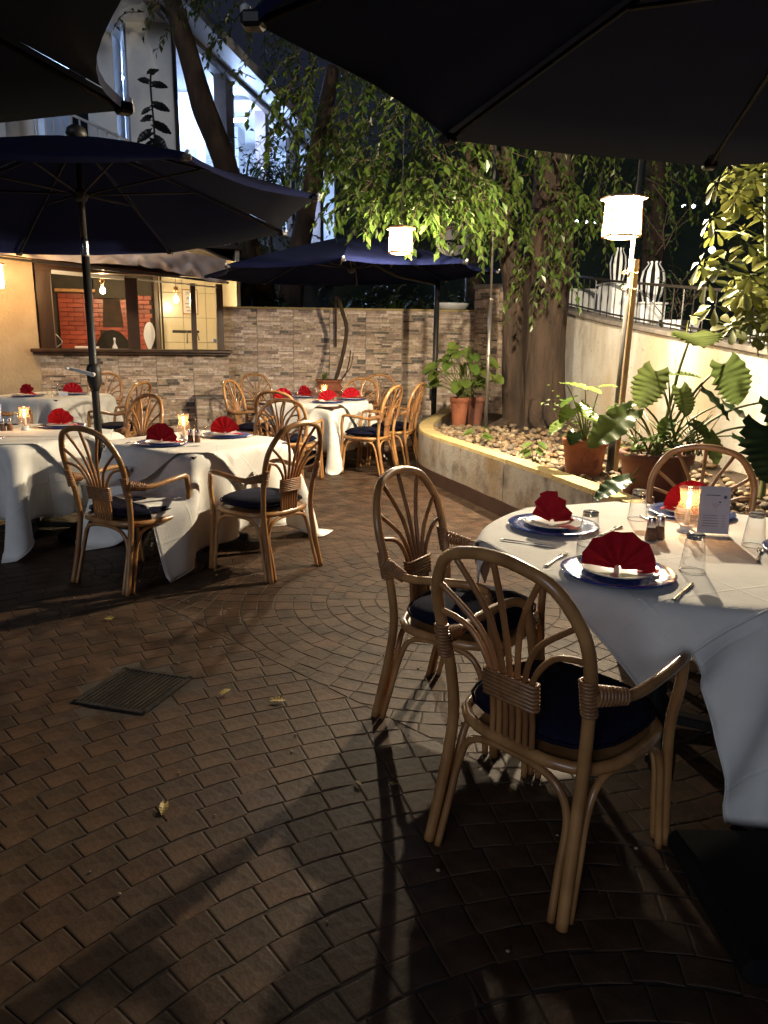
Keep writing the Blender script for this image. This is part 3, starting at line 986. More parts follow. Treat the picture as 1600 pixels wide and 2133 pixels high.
def radial_skin(P, nth=120, nz=40):
    """Outermost radius of a draped cloth by direction and height, so that a second cloth can lie over it."""
    R = np.zeros((nth, nz))
    r = np.hypot(P[:, 0], P[:, 1]); th = ((np.arctan2(P[:, 1], P[:, 0]) / (2 * pi)) % 1 * nth).astype(int) % nth
    z = np.clip((P[:, 2] / 0.80 * nz).astype(int), 0, nz - 1)
    np.maximum.at(R, (th, z), r)
    for _ in range(2):
        R = np.maximum(R, np.maximum(np.roll(R, 1, 0), np.roll(R, -1, 0)) * 0.998)
    R[:, 1:] = np.maximum(R[:, 1:], R[:, :-1] * 0.99); R[:, :-1] = np.maximum(R[:, :-1], R[:, 1:] * 0.985)
    return R

def drape(side, ang, table, top, chairs=(), skin=None, n=46, steps=230, th=0.007, seed=0, shift=(0, 0)):
    """Drop a square cloth over a table (centre at the origin); chairs given as (x, y, facing) around it."""
    rs = np.random.RandomState(seed)
    h = side / (n - 1)
    u, v = np.meshgrid((np.arange(n) / (n - 1) - 0.5) * side, (np.arange(n) / (n - 1) - 0.5) * side)
    ca, sa = cos(ang), sin(ang)
    P = np.stack([u * ca - v * sa, u * sa + v * ca, np.full_like(u, top + th + 0.004)], -1)
    P += rs.uniform(-1, 1, P.shape) * 0.0012
    P[..., 2] += 0.004 * np.sin(7 * u + 3 * v + seed) * (np.hypot(u, v) > side * 0.3)
    P[..., 0] += shift[0]; P[..., 1] += shift[1]
    V = np.zeros_like(P)
    idx = np.arange(n * n).reshape(n, n)
    batches = []
    def add(a, b, rest, k):
        batches.append((a.ravel(), b.ravel(), rest, k))
    for p in (0, 1):
        add(idx[:, p:-1:2], idx[:, p + 1::2][:, :idx[:, p:-1:2].shape[1]], h, 1.0)
        add(idx[p:-1:2], idx[p + 1::2][:idx[p:-1:2].shape[0]], h, 1.0)
        add(idx[:-1, p:-1:2], idx[1:, p + 1::2][:, :idx[:-1, p:-1:2].shape[1]], h * sqrt(2), 0.45)
        add(idx[:-1, p + 1::2], idx[1:, p:-1:2][:, :idx[:-1, p + 1::2].shape[1]], h * sqrt(2), 0.45)
    for p in (0, 1, 2, 3):
        cols = [c for c in range(n - 3) if (c // 3) % 2 == p % 2]
        if p < 2:
            if cols: add(idx[:, [c for c in range(n - 3) if c % 6 in ((0, 1, 2) if p == 0 else (3, 4, 5))]], idx[:, [c + 3 for c in range(n - 3) if c % 6 in ((0, 1, 2) if p == 0 else (3, 4, 5))]], 3 * h, 0.10)
        else:
            rr = [c for c in range(n - 3) if c % 6 in ((0, 1, 2) if p == 2 else (3, 4, 5))]
            add(idx[rr], idx[[c + 3 for c in rr]], 3 * h, 0.10)
    P = P.reshape(-1, 3); V = V.reshape(-1, 3)
    caps = []
    for (cx, cyy, f) in chairs:
        m = Matrix.Translation((cx, cyy, 0)) @ Matrix.Rotation(f - pi / 2, 4, 'Z')
        for s in (-1, 1):
            pts = [(s * 0.25, -0.24, 0.65), (s * 0.285, -0.12, 0.633), (s * 0.300, 0.03, 0.648), (s * 0.290, 0.15, 0.652), (s * 0.265, 0.205, 0.58), (s * 0.245, 0.215, 0.40), (s * 0.250, 0.24, 0.0)]
            w_ = [m @ Vector(p) for p in pts]
            caps += [(w_[i], w_[i + 1], 0.027) for i in range(len(w_) - 1)]
    dt = 1 / 50.0; g = np.array([0, 0, -4.5])
    half, rd, tang = table
    for it in range(steps):
        V = V * (0.965 if it < steps * 0.7 else 0.90) + g * dt
        sp = np.linalg.norm(V, axis=1, keepdims=True); V *= np.minimum(1, 1.6 / np.maximum(sp, 1e-6))
        Q = P + V * dt
        for k in range(9):
            for (a, b, rest, st) in batches:
                d = Q[b] - Q[a]; l = np.sqrt((d * d).sum(1)) + 1e-9
                if rest > 2.5 * h:      # bending: only resists folding up
                    e = np.minimum(l - rest, 0.0)
                else:
                    e = l - rest
                c = d * (0.5 * st * e / l)[:, None]
                Q[a] += c; Q[b] -= c
            if k % 3 == 2:
                Q, hit = slab_push(Q, (0, 0), tang, half, top - 0.045, 0.045, rd, th)
                if k == 8:
                    Q[hit] = P[hit] * 0.6 + Q[hit] * 0.4 if it > 25 else Q[hit]
                    Q, hit = slab_push(Q, (0, 0), tang, half, top - 0.045, 0.045, rd, th)
                for (A, B, r) in (caps if k == 8 else ()):
                    Q, _h = capsule_push(Q, A, B, r)
                for (cx, cyy, f) in chairs:
                    Q, _h = slab_push(Q, (cx, cyy), f, 0.232, 0.452, 0.042, False, 0.006)
                if skin is not None:
                    r = np.hypot(Q[:, 0], Q[:, 1]) + 1e-9
                    tb = ((np.arctan2(Q[:, 1], Q[:, 0]) / (2 * pi)) % 1 * skin.shape[0]).astype(int) % skin.shape[0]
                    zb = np.clip((Q[:, 2] / 0.80 * skin.shape[1]).astype(int), 0, skin.shape[1] - 1)
                    R = skin[tb, zb] + 0.007
                    low = (Q[:, 2] < top - 0.02) & (r < R) & (r > R - 0.12)
                    f_ = np.where(low, R / r, 1.0)
                    Q[:, 0] *= f_; Q[:, 1] *= f_
                Q[:, 2] = np.maximum(Q[:, 2], 0.006)
        V = (Q - P) / dt
        P = Q
    return P.reshape(n, n, 3)

# ------------------------------------------------------------------ tablecloths 
CN = 46
def rel(t, ids):
    return [(CH[i][0] - TB[t][0], CH[i][1] - TB[t][1], radians(CH[i][2])) for i in ids]
CLOTH = {}
TOPZ = 0.742
CLOTH['near_under'] = drape(1.84, radians(-142), (0.72, True, 0.0), TOPZ, rel('near', (0, 1)), seed=1, shift=(0.20, -0.05))
CLOTH['near_over'] = drape(1.36, radians(-71), (0.72, True, 0.0), TOPZ, (), radial_skin(CLOTH['near_under'].reshape(-1, 3)), th=0.013, seed=2)
CLOTH['mid_under'] = drape(2.02, radians(57), (0.50, False, radians(57)), TOPZ, rel('mid', (3, 4, 5)), seed=3)
CLOTH['mid_over'] = drape(1.17, radians(102), (0.50, False, radians(57)), TOPZ, (), radial_skin(CLOTH['mid_under'].reshape(-1, 3)), th=0.013, seed=4)
CLOTH['gen_under'] = drape(1.96, 0.0, (0.53, False, 0.0), TOPZ, (), seed=5)
CLOTH['gen_over'] = drape(1.20, radians(45), (0.53, False, 0.0), TOPZ, (), radial_skin(CLOTH['gen_under'].reshape(-1, 3)), th=0.013, seed=6)

def cloth_points(key):
    return CLOTH[key]

def cloth_mesh(key, name):
    c = CLOTH[key].reshape(-1, 3)
    F = [(j * CN + i, j * CN + i + 1, (j + 1) * CN + i + 1, (j + 1) * CN + i) for j in range(CN - 1) for i in range(CN - 1)]
    mb = MB(); mb.add([tuple(p) for p in c], F)
    me = mb.mesh(name, M['linen'])
    uv = me.uv_layers.new(name="weave")
    buf = []
    for q in F:
        for i in q: buf += [(i % CN) / (CN - 1), (i // CN) / (CN - 1)]
    uv.data.foreach_set("uv", buf)
    return me

def hem_mesh(key):
    g = CLOTH[key]; n = CN - 1
    ring = [g[0, i] for i in range(n)] + [g[i, n] for i in range(n)] + [g[n, n - i] for i in range(n)] + [g[n - i, 0] for i in range(n)]
    mb = MB(); mb.add(*tube([tuple(p) for p in ring], 0.0030, 5, closed=True)); return mb.mesh('hem', M['linen'])

CM = {k: cloth_mesh(k, 'tablecloth') for k in CLOTH}
HEM = {k: hem_mesh(k) for k in CLOTH}
def lay(name, key, t, rot, label, group, dz=0.0):
    o = link(name, CM[key])
    o.location = (TB[t][0], TB[t][1], dz); o.rotation_euler = (0, 0, rot)
    sb = o.modifiers.new('smooth', 'SUBSURF'); sb.levels = 1; sb.render_levels = 1
    so = o.modifiers.new('thick', 'SOLIDIFY'); so.thickness = 0.0016; so.offset = 0
    link('hem', HEM[key], o)
    return tag(o, label, 'tablecloth', group)
GU, GO = 'white under-cloths', 'white square top cloths'
lay('tablecloth', 'near_under', 'near', 0, 'long white cloth hanging from the nearest round table', GU)
lay('top_cloth', 'near_over', 'near', 0, 'square white top cloth with a corner hanging in front of the nearest chair', GO)
lay('tablecloth', 'mid_under', 'mid', 0, 'long white cloth whose corner hangs to the floor at the middle table', GU)
lay('top_cloth', 'mid_over', 'mid', 0, 'square white top cloth set cornerwise on the middle table', GO)
lay('tablecloth', 'gen_under', 'left', radians(62), 'long white cloth on the table cut by the left edge', GU)
lay('top_cloth', 'gen_over', 'left', radians(62), 'white top cloth with candle and menu card, at the left edge', GO)
lay('tablecloth', 'gen_under', 'back', radians(70 + 90), 'white cloth on the back-left table by the stucco wall', GU)
lay('tablecloth', 'gen_under', 'far', radians(65 + 180), 'long white cloth on the far table before the tiled wall', GU)
lay('top_cloth', 'gen_over', 'far', radians(65 + 90), 'white top cloth on the far table before the tiled wall', GO)
ZT = {}
for t, key in (('near', 'near_over'), ('mid', 'mid_over'), ('left', 'gen_over'), ('far', 'gen_over'), ('back', 'gen_under')):
    c = cloth_points(key); ZT[t] = float(np.median(c[CN // 2 - 8:CN // 2 + 8, CN // 2 - 8:CN // 2 + 8, 2])) + 0.002

# ------------------------------------------------------------------ tableware prototypes (meshes shared by all copies)
def me_of(mat, *geo, smooth=True):
    mb = MB()
    for g in geo: mb.add(g[0], g[1], smooth=smooth)
    return mb.mesh('m', mat)
G = {}
G['charger'] = me_of(M['blue_glass'], lathe([(0.02, 0.0), (0.10, 0.001), (0.115, 0.003), (0.155, 0.008), (0.180, 0.012), (0.1835, 0.0145), (0.180, 0.0165), (0.150, 0.0125), (0.115, 0.008), (0.02, 0.007)], 48))
G['plate'] = me_of(M['china'], lathe([(0.02, 0.0), (0.065, 0.0), (0.075, 0.003), (0.110, 0.011), (0.115, 0.0135), (0.1135, 0.0155), (0.108, 0.0135), (0.074, 0.0065), (0.02, 0.0055)], 44))

def napkin_mesh(seed, spread=1.0):
    """Pleated fan standing on its tail, with the stand-fold behind."""
    rs = random.Random(seed)
    n = 12; V = []; F = []
    a0, a1 = radians(6), radians(174 * spread + 3)
    rows = [0.012, 0.05, 0.09, 0.128]
    for i in range(n + 1):
        a = a0 + (a1 - a0) * i / n
        zz = 1 if i % 2 else -1
        for k, r in enumerate(rows):
            amp = 0.003 + 0.0075 * k / 3
            rr = r * (1 + 0.03 * rs.uniform(-1, 1) + (0.02 if k == 3 and zz > 0 else 0)) * (1 - 0.10 * (1 - sin(a)))
            V.append((-rr * cos(a), zz * amp - 0.10 * rr * sin(a) - 0.012 * (1 - sin(a)) * rs.uniform(0.3, 1), 0.006 + rr * sin(a) * 0.98))
    m = len(rows)
    for i in range(n):
        for k in range(m - 1):
            F.append((i * m + k, (i + 1) * m + k, (i + 1) * m + k + 1, i * m + k + 1))
    b = len(V)
    st = [(-0.002, 0.004, 0.112), (-0.006, 0.030, 0.075), (-0.010, 0.075, 0.030), (-0.012, 0.120, 0.006), (0.004, 0.060, 0.005), (0.002, 0.006, 0.006),
          (0.010, 0.10, 0.006), (0.006, 0.05, 0.03), (0.004, 0.02, 0.085)]
    V += st
    F += [(b, b + 1, b + 5), (b + 1, b + 2, b + 4, b + 5), (b + 2, b + 3, b + 4), (b, b + 8, b + 5), (b + 8, b + 7, b + 4, b + 5), (b + 7, b + 6, b + 4), (b, b + 1, b + 8), (b + 1, b + 2, b + 7, b + 8), (b + 2, b + 3, b + 6, b + 7)]
    # loose tail on the plate
    b = len(V)
    V += [(0.06, -0.03, 0.004), (0.125, -0.02, 0.006), (0.135, 0.03, 0.005), (0.06, 0.02, 0.006), (0.10, 0.0, 0.016)]
    F += [(b, b + 1, b + 4), (b + 1, b + 2, b + 4), (b + 2, b + 3, b + 4), (b + 3, b, b + 4)]
    mb = MB(); mb.add(V, F, smooth=False)
    return mb.mesh('napkin', M['napkin'])
NAP = [napkin_mesh(3), napkin_mesh(11, 0.92), napkin_mesh(23, 0.86)]

def tumbler_geo():
    """Tapered tumbler standing upside down: wide rim on the cloth, thick base on top."""
    return lathe([(0.0405, 0.0), (0.0415, 0.001), (0.0395, 0.02), (0.0345, 0.07), (0.0300, 0.108), (0.0292, 0.1125)], 28, False, False)
G['tumbler'] = me_of(M['clear_glass'], tumbler_geo())
G['tumbler_base'] = me_of(M['thick_glass'], lathe([(0.0265, 0.111), (0.0288, 0.114), (0.0292, 0.126), (0.0268, 0.1295), (0.004, 0.1295)], 26))
G['tumbler_rim'] = me_of(M['thick_glass'], tube([(0.0408 * cos(a), 0.0408 * sin(a), 0.0016) for a in [2 * pi * i / 28 for i in range(28)]], 0.0014, 5, closed=True))
G['wine'] = me_of(M['clear_glass'], lathe([(0.030, 0.0), (0.036, 0.012), (0.0385, 0.035), (0.034, 0.06), (0.020, 0.080), (0.006, 0.088), (0.0042, 0.10), (0.0042, 0.135), (0.010, 0.145), (0.033, 0.149),
                                           (0.034, 0.151), (0.010, 0.152)], 26, False, True))
G['chimney'] = me_of(M['hurricane'], lathe([(0.030, 0.028), (0.036, 0.036), (0.049, 0.062), (0.0505, 0.078), (0.044, 0.100), (0.034, 0.125), (0.0335, 0.140), (0.040, 0.172), (0.0425, 0.182), (0.0405, 0.181), (0.0385, 0.172),
                                               (0.032, 0.140), (0.0325, 0.125), (0.042, 0.10)], 28, False, False))
G['holder'] = me_of(M['china'], lathe([(0.032, 0.0), (0.036, 0.002), (0.036, 0.006), (0.026, 0.010), (0.025, 0.026), (0.031, 0.030), (0.02, 0.031)], 22))
G['candle'] = me_of(M['wax'], lathe([(0.0105, 0.030), (0.0105, 0.096), (0.008, 0.100), (0.003, 0.098)], 12))
G['flame'] = me_of(M['flame'], lathe([(0.001, 0.102), (0.006, 0.108), (0.0078, 0.117), (0.0055, 0.130), (0.0022, 0.143), (0.0004, 0.150)], 10))
G['shaker_body'] = me_of(M['pepper'], lathe([(0.0195, 0.0), (0.0215, 0.003), (0.0185, 0.035), (0.0170, 0.052)], 16))
G['shaker_cap'] = me_of(M['pale_steel'], lathe([(0.0178, 0.052), (0.0182, 0.055), (0.0165, 0.086), (0.0150, 0.090), (0.006, 0.092)], 16))
def cutlery(kind):
    V = []; F = []
    if kind == 'knife':
        sec = [(-0.105, 0.0085, 0.0030), (-0.09, 0.0085, 0.0034), (-0.02, 0.0055, 0.0034), (0.0, 0.0048, 0.003), (0.01, 0.0085, 0.0012), (0.06, 0.0095, 0.0010), (0.095, 0.007, 0.0009), (0.108, 0.001, 0.0008)]
    elif kind == 'fork':
        sec = [(-0.10, 0.009, 0.0022), (-0.085, 0.009, 0.0022), (-0.03, 0.0045, 0.0022), (0.02, 0.0035, 0.0022), (0.035, 0.007, 0.0018), (0.047, 0.0115, 0.0015), (0.055, 0.0118, 0.0014)]
    else:
        sec = [(-0.10, 0.008, 0.0022), (-0.085, 0.008, 0.0022), (-0.03, 0.0042, 0.0022), (0.03, 0.0034, 0.0022), (0.05, 0.012, 0.0018), (0.072, 0.0165, 0.0015), (0.09, 0.0125, 0.0015), (0.098, 0.003, 0.0014)]
    def zc(y): return 0.002 + 0.009 * max(0, (y + 0.03)) * 1.2 if kind != 'knife' else 0.0025
    for (y, w_, t_) in sec:
        z = zc(y)
        V += [(-w_, y, z), (0, y, z + t_), (w_, y, z), (0, y, z - t_ * 0.5)]
    for i in range(len(sec) - 1):
        for k in range(4):
            l = (k + 1) % 4; F.append((i * 4 + k, i * 4 + l, (i + 1) * 4 + l, (i + 1) * 4 + k))
    F += [(3, 2, 1, 0), tuple((len(sec) - 1) * 4 + k for k in range(4))]
    g = [(V, F)]
    if kind == 'fork':
        for k in range(4):
            x = -0.0095 + 0.00633 * k
            g.append(bar((x, 0.053, zc(0.053)), (x * 0.92, 0.102, zc(0.09) + 0.0015), 0.0032, 0.0016))
    return me_of(M['steel'], *g)
for k in ('knife', 'fork', 'spoon'): G[k] = cutlery(k)

def obj1(name, me, loc, rz, label, cat, group, s=1.0, tilt=None):
    o = link(name, me); o.location = loc; o.rotation_euler = (0, 0, rz)
    if tilt: o.rotation_euler = (tilt[0], tilt[1], rz)
    if s != 1.0: o.scale = (s, s, s)
    return tag(o, label, cat, group)

def setting(t, x, y, rz, where, nap=0, nrz=None, plate=True, dz=0.0):
    z = ZT[t] + dz
    obj1('charger_plate', G['charger'], (x, y, z), rz, 'cobalt blue glass charger plate ' + where, 'charger plate', 'blue glass chargers')
    obj1('dinner_plate', G['plate'], (x, y, z + 0.0085), rz, 'white side plate on the blue charger ' + where, 'plate', 'white plates')
    obj1('napkin', NAP[nap], (x, y, z + 0.0155), nrz if nrz is not None else rz, 'fan-folded red napkin standing on the plate ' + where, 'napkin', 'red fan napkins')

def tumbler(t, x, y, where):
    o = thing('tumbler', 'clear tumbler turned upside down ' + where, 'glass', (x, y, ZT[t]), rnd(0, 6), 'upturned tumblers')
    for n, k in (('wall', 'tumbler'), ('base', 'tumbler_base'), ('rim', 'tumbler_rim')): link(n, G[k], o)
def cut(kind, t, a, b, where):
    """Cutlery lying from handle end a to tip b."""
    c = ((a[0] + b[0]) / 2, (a[1] + b[1]) / 2, ZT[t] + 0.001)
    obj1(kind, G[kind], c, atan2(b[1] - a[1], b[0] - a[0]) - pi / 2, 'steel dinner %s %s' % (kind, where), kind, 'dinner ' + kind + 's')
def candle(t, x, y, label, power):
    o = thing('candle_lamp', label, 'candle lamp', (x, y, ZT[t]), rnd(0, 6), 'glass candle lamps')
    for n, k in (('holder', 'holder'), ('candle', 'candle'), ('flame', 'flame'), ('glass_chimney', 'chimney')): link(n, G[k], o)
    ld = bpy.data.lights.new('candle_glow', 'POINT'); ld.energy = power; ld.color = (1.0, 0.50, 0.20); ld.shadow_soft_size = 0.012
    l = bpy.data.objects.new('candle_glow', ld); COL.objects.link(l); l.parent = o; l.location = (0, 0, 0.155)
    return o
def shakers(t, x, y, ang, where):
    for i, (k, c) in enumerate((('left', 'salt'), ('right', 'pepper'))):
        s = -1 if i == 0 else 1
        o = thing('shaker', 'small %s-hand shaker with steel cap and brown base %s' % (k, where), 'shaker', (x + s * 0.024 * cos(ang), y + s * 0.024 * sin(ang), ZT[t]), 0, 'salt and pepper shakers')
        link('body', G['shaker_body'], o); link('cap', G['shaker_cap'], o)

def menu(t, x, y, rz, label):
    o = thing('menu_card', label, 'menu card', (x, y, ZT[t]), rz, 'table menu cards')
    tl = Matrix.Rotation(radians(-9), 3, 'X')
    def pl(x0, x1, z0, z1, d):
        return ([tl @ Vector(p) for p in ((x0, d, z0), (x1, d, z0), (x1, d, z1), (x0, d, z1))], [(0, 1, 2, 3)])
    V, F = boxm((0, 0, 0.1), (0.118, 0.0022, 0.186), 0.0005)
    sub('card', o, M['paper'], ([tl @ v for v in V], F))
    V, F = boxm((0, -0.0028, 0.1), (0.124, 0.0016, 0.194), 0.0004)
    h = sub('holder', o, M['acrylic'], ([tl @ v for v in V], F), boxm((0, -0.035, 0.0015), (0.124, 0.075, 0.002), 0.0005))
    ink = MB()
    rs = random.Random(5)
    for i in range(5):
        z = 0.078 - i * 0.0105
        g = pl(-0.043, -0.043 + rs.uniform(0.045, 0.062), z, z + 0.0018, -0.0042); ink.add(*g)
        g = pl(0.030, 0.043, z, z + 0.0016, -0.0042); ink.add(*g)
    g = pl(-0.035, 0.02, 0.157, 0.160, -0.0042); ink.add(*g)
    cv = [tl @ Vector((0.039 + 0.0065 * cos(a), -0.0042, 0.152 + 0.0065 * sin(a))) for a in [2 * pi * i / 14 for i in range(14)]]
    ink.add(cv, [tuple(range(14))])
    cv = [tl @ Vector((0.020 + 0.005 * cos(a), -0.0042, 0.132 + 0.0032 * sin(a))) for a in [2 * pi * i / 10 for i in range(10)]]
    ink.add(cv, [tuple(range(10))])
    ink.build('print', M['ink'], o)
    ck = [tl @ Vector(p) for p in ((-0.012, -0.0042, 0.126), (0.022, -0.0042, 0.126), (0.006, -0.0042, 0.104), (0.006, -0.0042, 0.092), (0.004, -0.0042, 0.092), (0.004, -0.0042, 0.104))]
    mb = MB(); mb.add(ck, [(0, 1, 2, 5), (5, 2, 3, 4)]); mb.build('cocktail_drawing', M['faint_ink'], o)
    return o

# --- nearest table
setting('near', 0.765, 2.325, radians(-38), 'in front of the nearest chair', 0, radians(-14))
setting('near', 0.69, 2.945, radians(-110), 'at the left side of the nearest table', 1, radians(-62))
setting('near', 1.36, 3.215, radians(150), 'behind the menu card on the nearest table', 0, radians(168))
setting('near', 1.575, 2.60, radians(60), 'at the right picture edge', 2, radians(80))
tumbler('near', 1.03, 2.375, 'on the nearest table, closest to the camera')
tumbler('near', 0.765, 2.68, 'between the two front napkins of the nearest table')
tumbler('near', 1.085, 3.10, 'at the back left of the nearest table')
tumbler('near', 1.39, 2.70, 'right of the menu card on the nearest table')
candle('near', 1.215, 2.90, 'lit hurricane candle lamp on the nearest table beside the menu card', 1.1)
shakers('near', 1.045, 2.775, radians(30), 'on the nearest table')
menu('near', 1.30, 2.85, radians(-8), 'white menu card in a clear stand on the nearest table')
cut('fork', 'near', (0.535, 2.38), (0.665, 2.575), 'left of the front blue charger on the nearest table')
cut('knife', 'near', (0.845, 2.06), (0.985, 2.25), 'right of the front blue charger on the nearest table')
cut('knife', 'near', (0.43, 2.74), (0.645, 2.63), 'before the left blue charger on the nearest table')
cut('spoon', 'near', (0.86, 2.83), (0.965, 2.955), 'beside the left blue charger, leaning away, nearest table')
cut('fork', 'near', (1.295, 2.475), (1.40, 2.66), 'at the right edge of the nearest table')
cut('fork', 'near', (1.12, 3.16), (1.145, 2.97), 'behind the shakers on the nearest table')
# --- middle table
setting('mid', -1.545, 5.13, radians(-20), 'at the left of the middle table', 0, radians(-12))
setting('mid', -1.205, 5.60, radians(150), 'on the far side of the middle table', 1, radians(-10))
candle('mid', -1.47, 5.42, 'lit hurricane candle lamp on the middle table', 0.9)
shakers('mid', -1.355, 5.25, radians(5), 'on the middle table')
obj1('wine_glass', G['wine'], (-1.295, 5.40, ZT['mid']), 0, 'stemmed wine glass turned upside down on the middle table', 'glass', 'upturned wine glasses')
obj1('wine_glass', G['wine'], (-1.40, 5.50, ZT['mid']), 0, 'upturned wine glass just behind the middle table candle', 'glass', 'upturned wine glasses')
cut('fork', 'mid', (-1.80, 5.15), (-1.68, 5.30), 'left of the charger on the middle table')
cut('knife', 'mid', (-1.45, 4.96), (-1.27, 5.06), 'before the left charger on the middle table')
cut('fork', 'mid', (-1.05, 5.50), (-0.98, 5.68), 'right of the far charger on the middle table')
# --- left table
setting('left', -2.62, 6.02, radians(160), 'on the far side of the left table', 1, radians(-8))
setting('left', -2.86, 5.16, radians(-20), 'at the left edge', 2, radians(10))
candle('left', -2.80, 5.78, 'lit hurricane candle lamp on the left table', 0.9)
shakers('left', -2.93, 5.74, radians(20), 'on the left table')
tumbler('left', -2.92, 5.90, 'behind the candle on the left table')
menu('left', -3.06, 5.80, radians(6), 'pale pink-lit menu card at the left edge on the left table')
cut('fork', 'left', (-2.42, 5.90), (-2.38, 6.10), 'right of the charger on the left table')
# --- back-left table
setting('back', -4.30, 9.02, radians(-20), 'near the stucco wall on the back-left table', 2, radians(-20))
setting('back', -3.90, 9.36, radians(140), 'behind the name card on the back-left table', 0, radians(10))
tumbler('back', -4.24, 9.32, 'nearest the stucco wall on the back-left table')
tumbler('back', -4.05, 9.18, 'left of the name card on the back-left table')
tumbler('back', -4.02, 9.24, 'just left of the name card on the back-left table')
o = thing('name_card', 'small white folded name card on the back-left table', 'card', (-3.90, 9.08, ZT['back']), radians(-5))
sub('leaf', o, M['paper'], ([(-0.055, -0.02, 0), (0.055, -0.02, 0), (0.055, 0, 0.055), (-0.055, 0, 0.055), (0.055, 0.02, 0), (-0.055, 0.02, 0)], [(0, 1, 2, 3), (3, 2, 4, 5)]))
sub('print', o, M['faint_ink'], ([(-0.03, -0.0161, 0.0140), (0.03, -0.0161, 0.0140), (0.03, -0.0140, 0.0198), (-0.03, -0.0140, 0.0198)], [(0, 1, 2, 3)]))
# --- far table
setting('far', -0.67, 8.66, radians(20), 'on the near side of the far table', 2, radians(20))
setting('far', -0.42, 9.12, radians(110), 'at the right end of the far table', 1, radians(15))
setting('far', -1.00, 9.34, radians(200), 'on the far side of the far table', 1, radians(-40))
setting('far', -1.22, 8.86, radians(-60), 'at the left end of the far table', 0, radians(5))
candle('far', -0.74, 9.04, 'lit hurricane candle lamp on the far table', 0.9)
tumbler('far', -0.86, 9.22, 'left of the candle on the far table')
tumbler('far', -0.80, 8.86, 'in front of the candle on the far table')
tumbler('far', -0.52, 9.22, 'right of the candle on the far table')
tumbler('far', -1.06, 8.80, 'at the left end of the far table')
shakers('far', -0.66, 9.02, 0.3, 'on the far table')

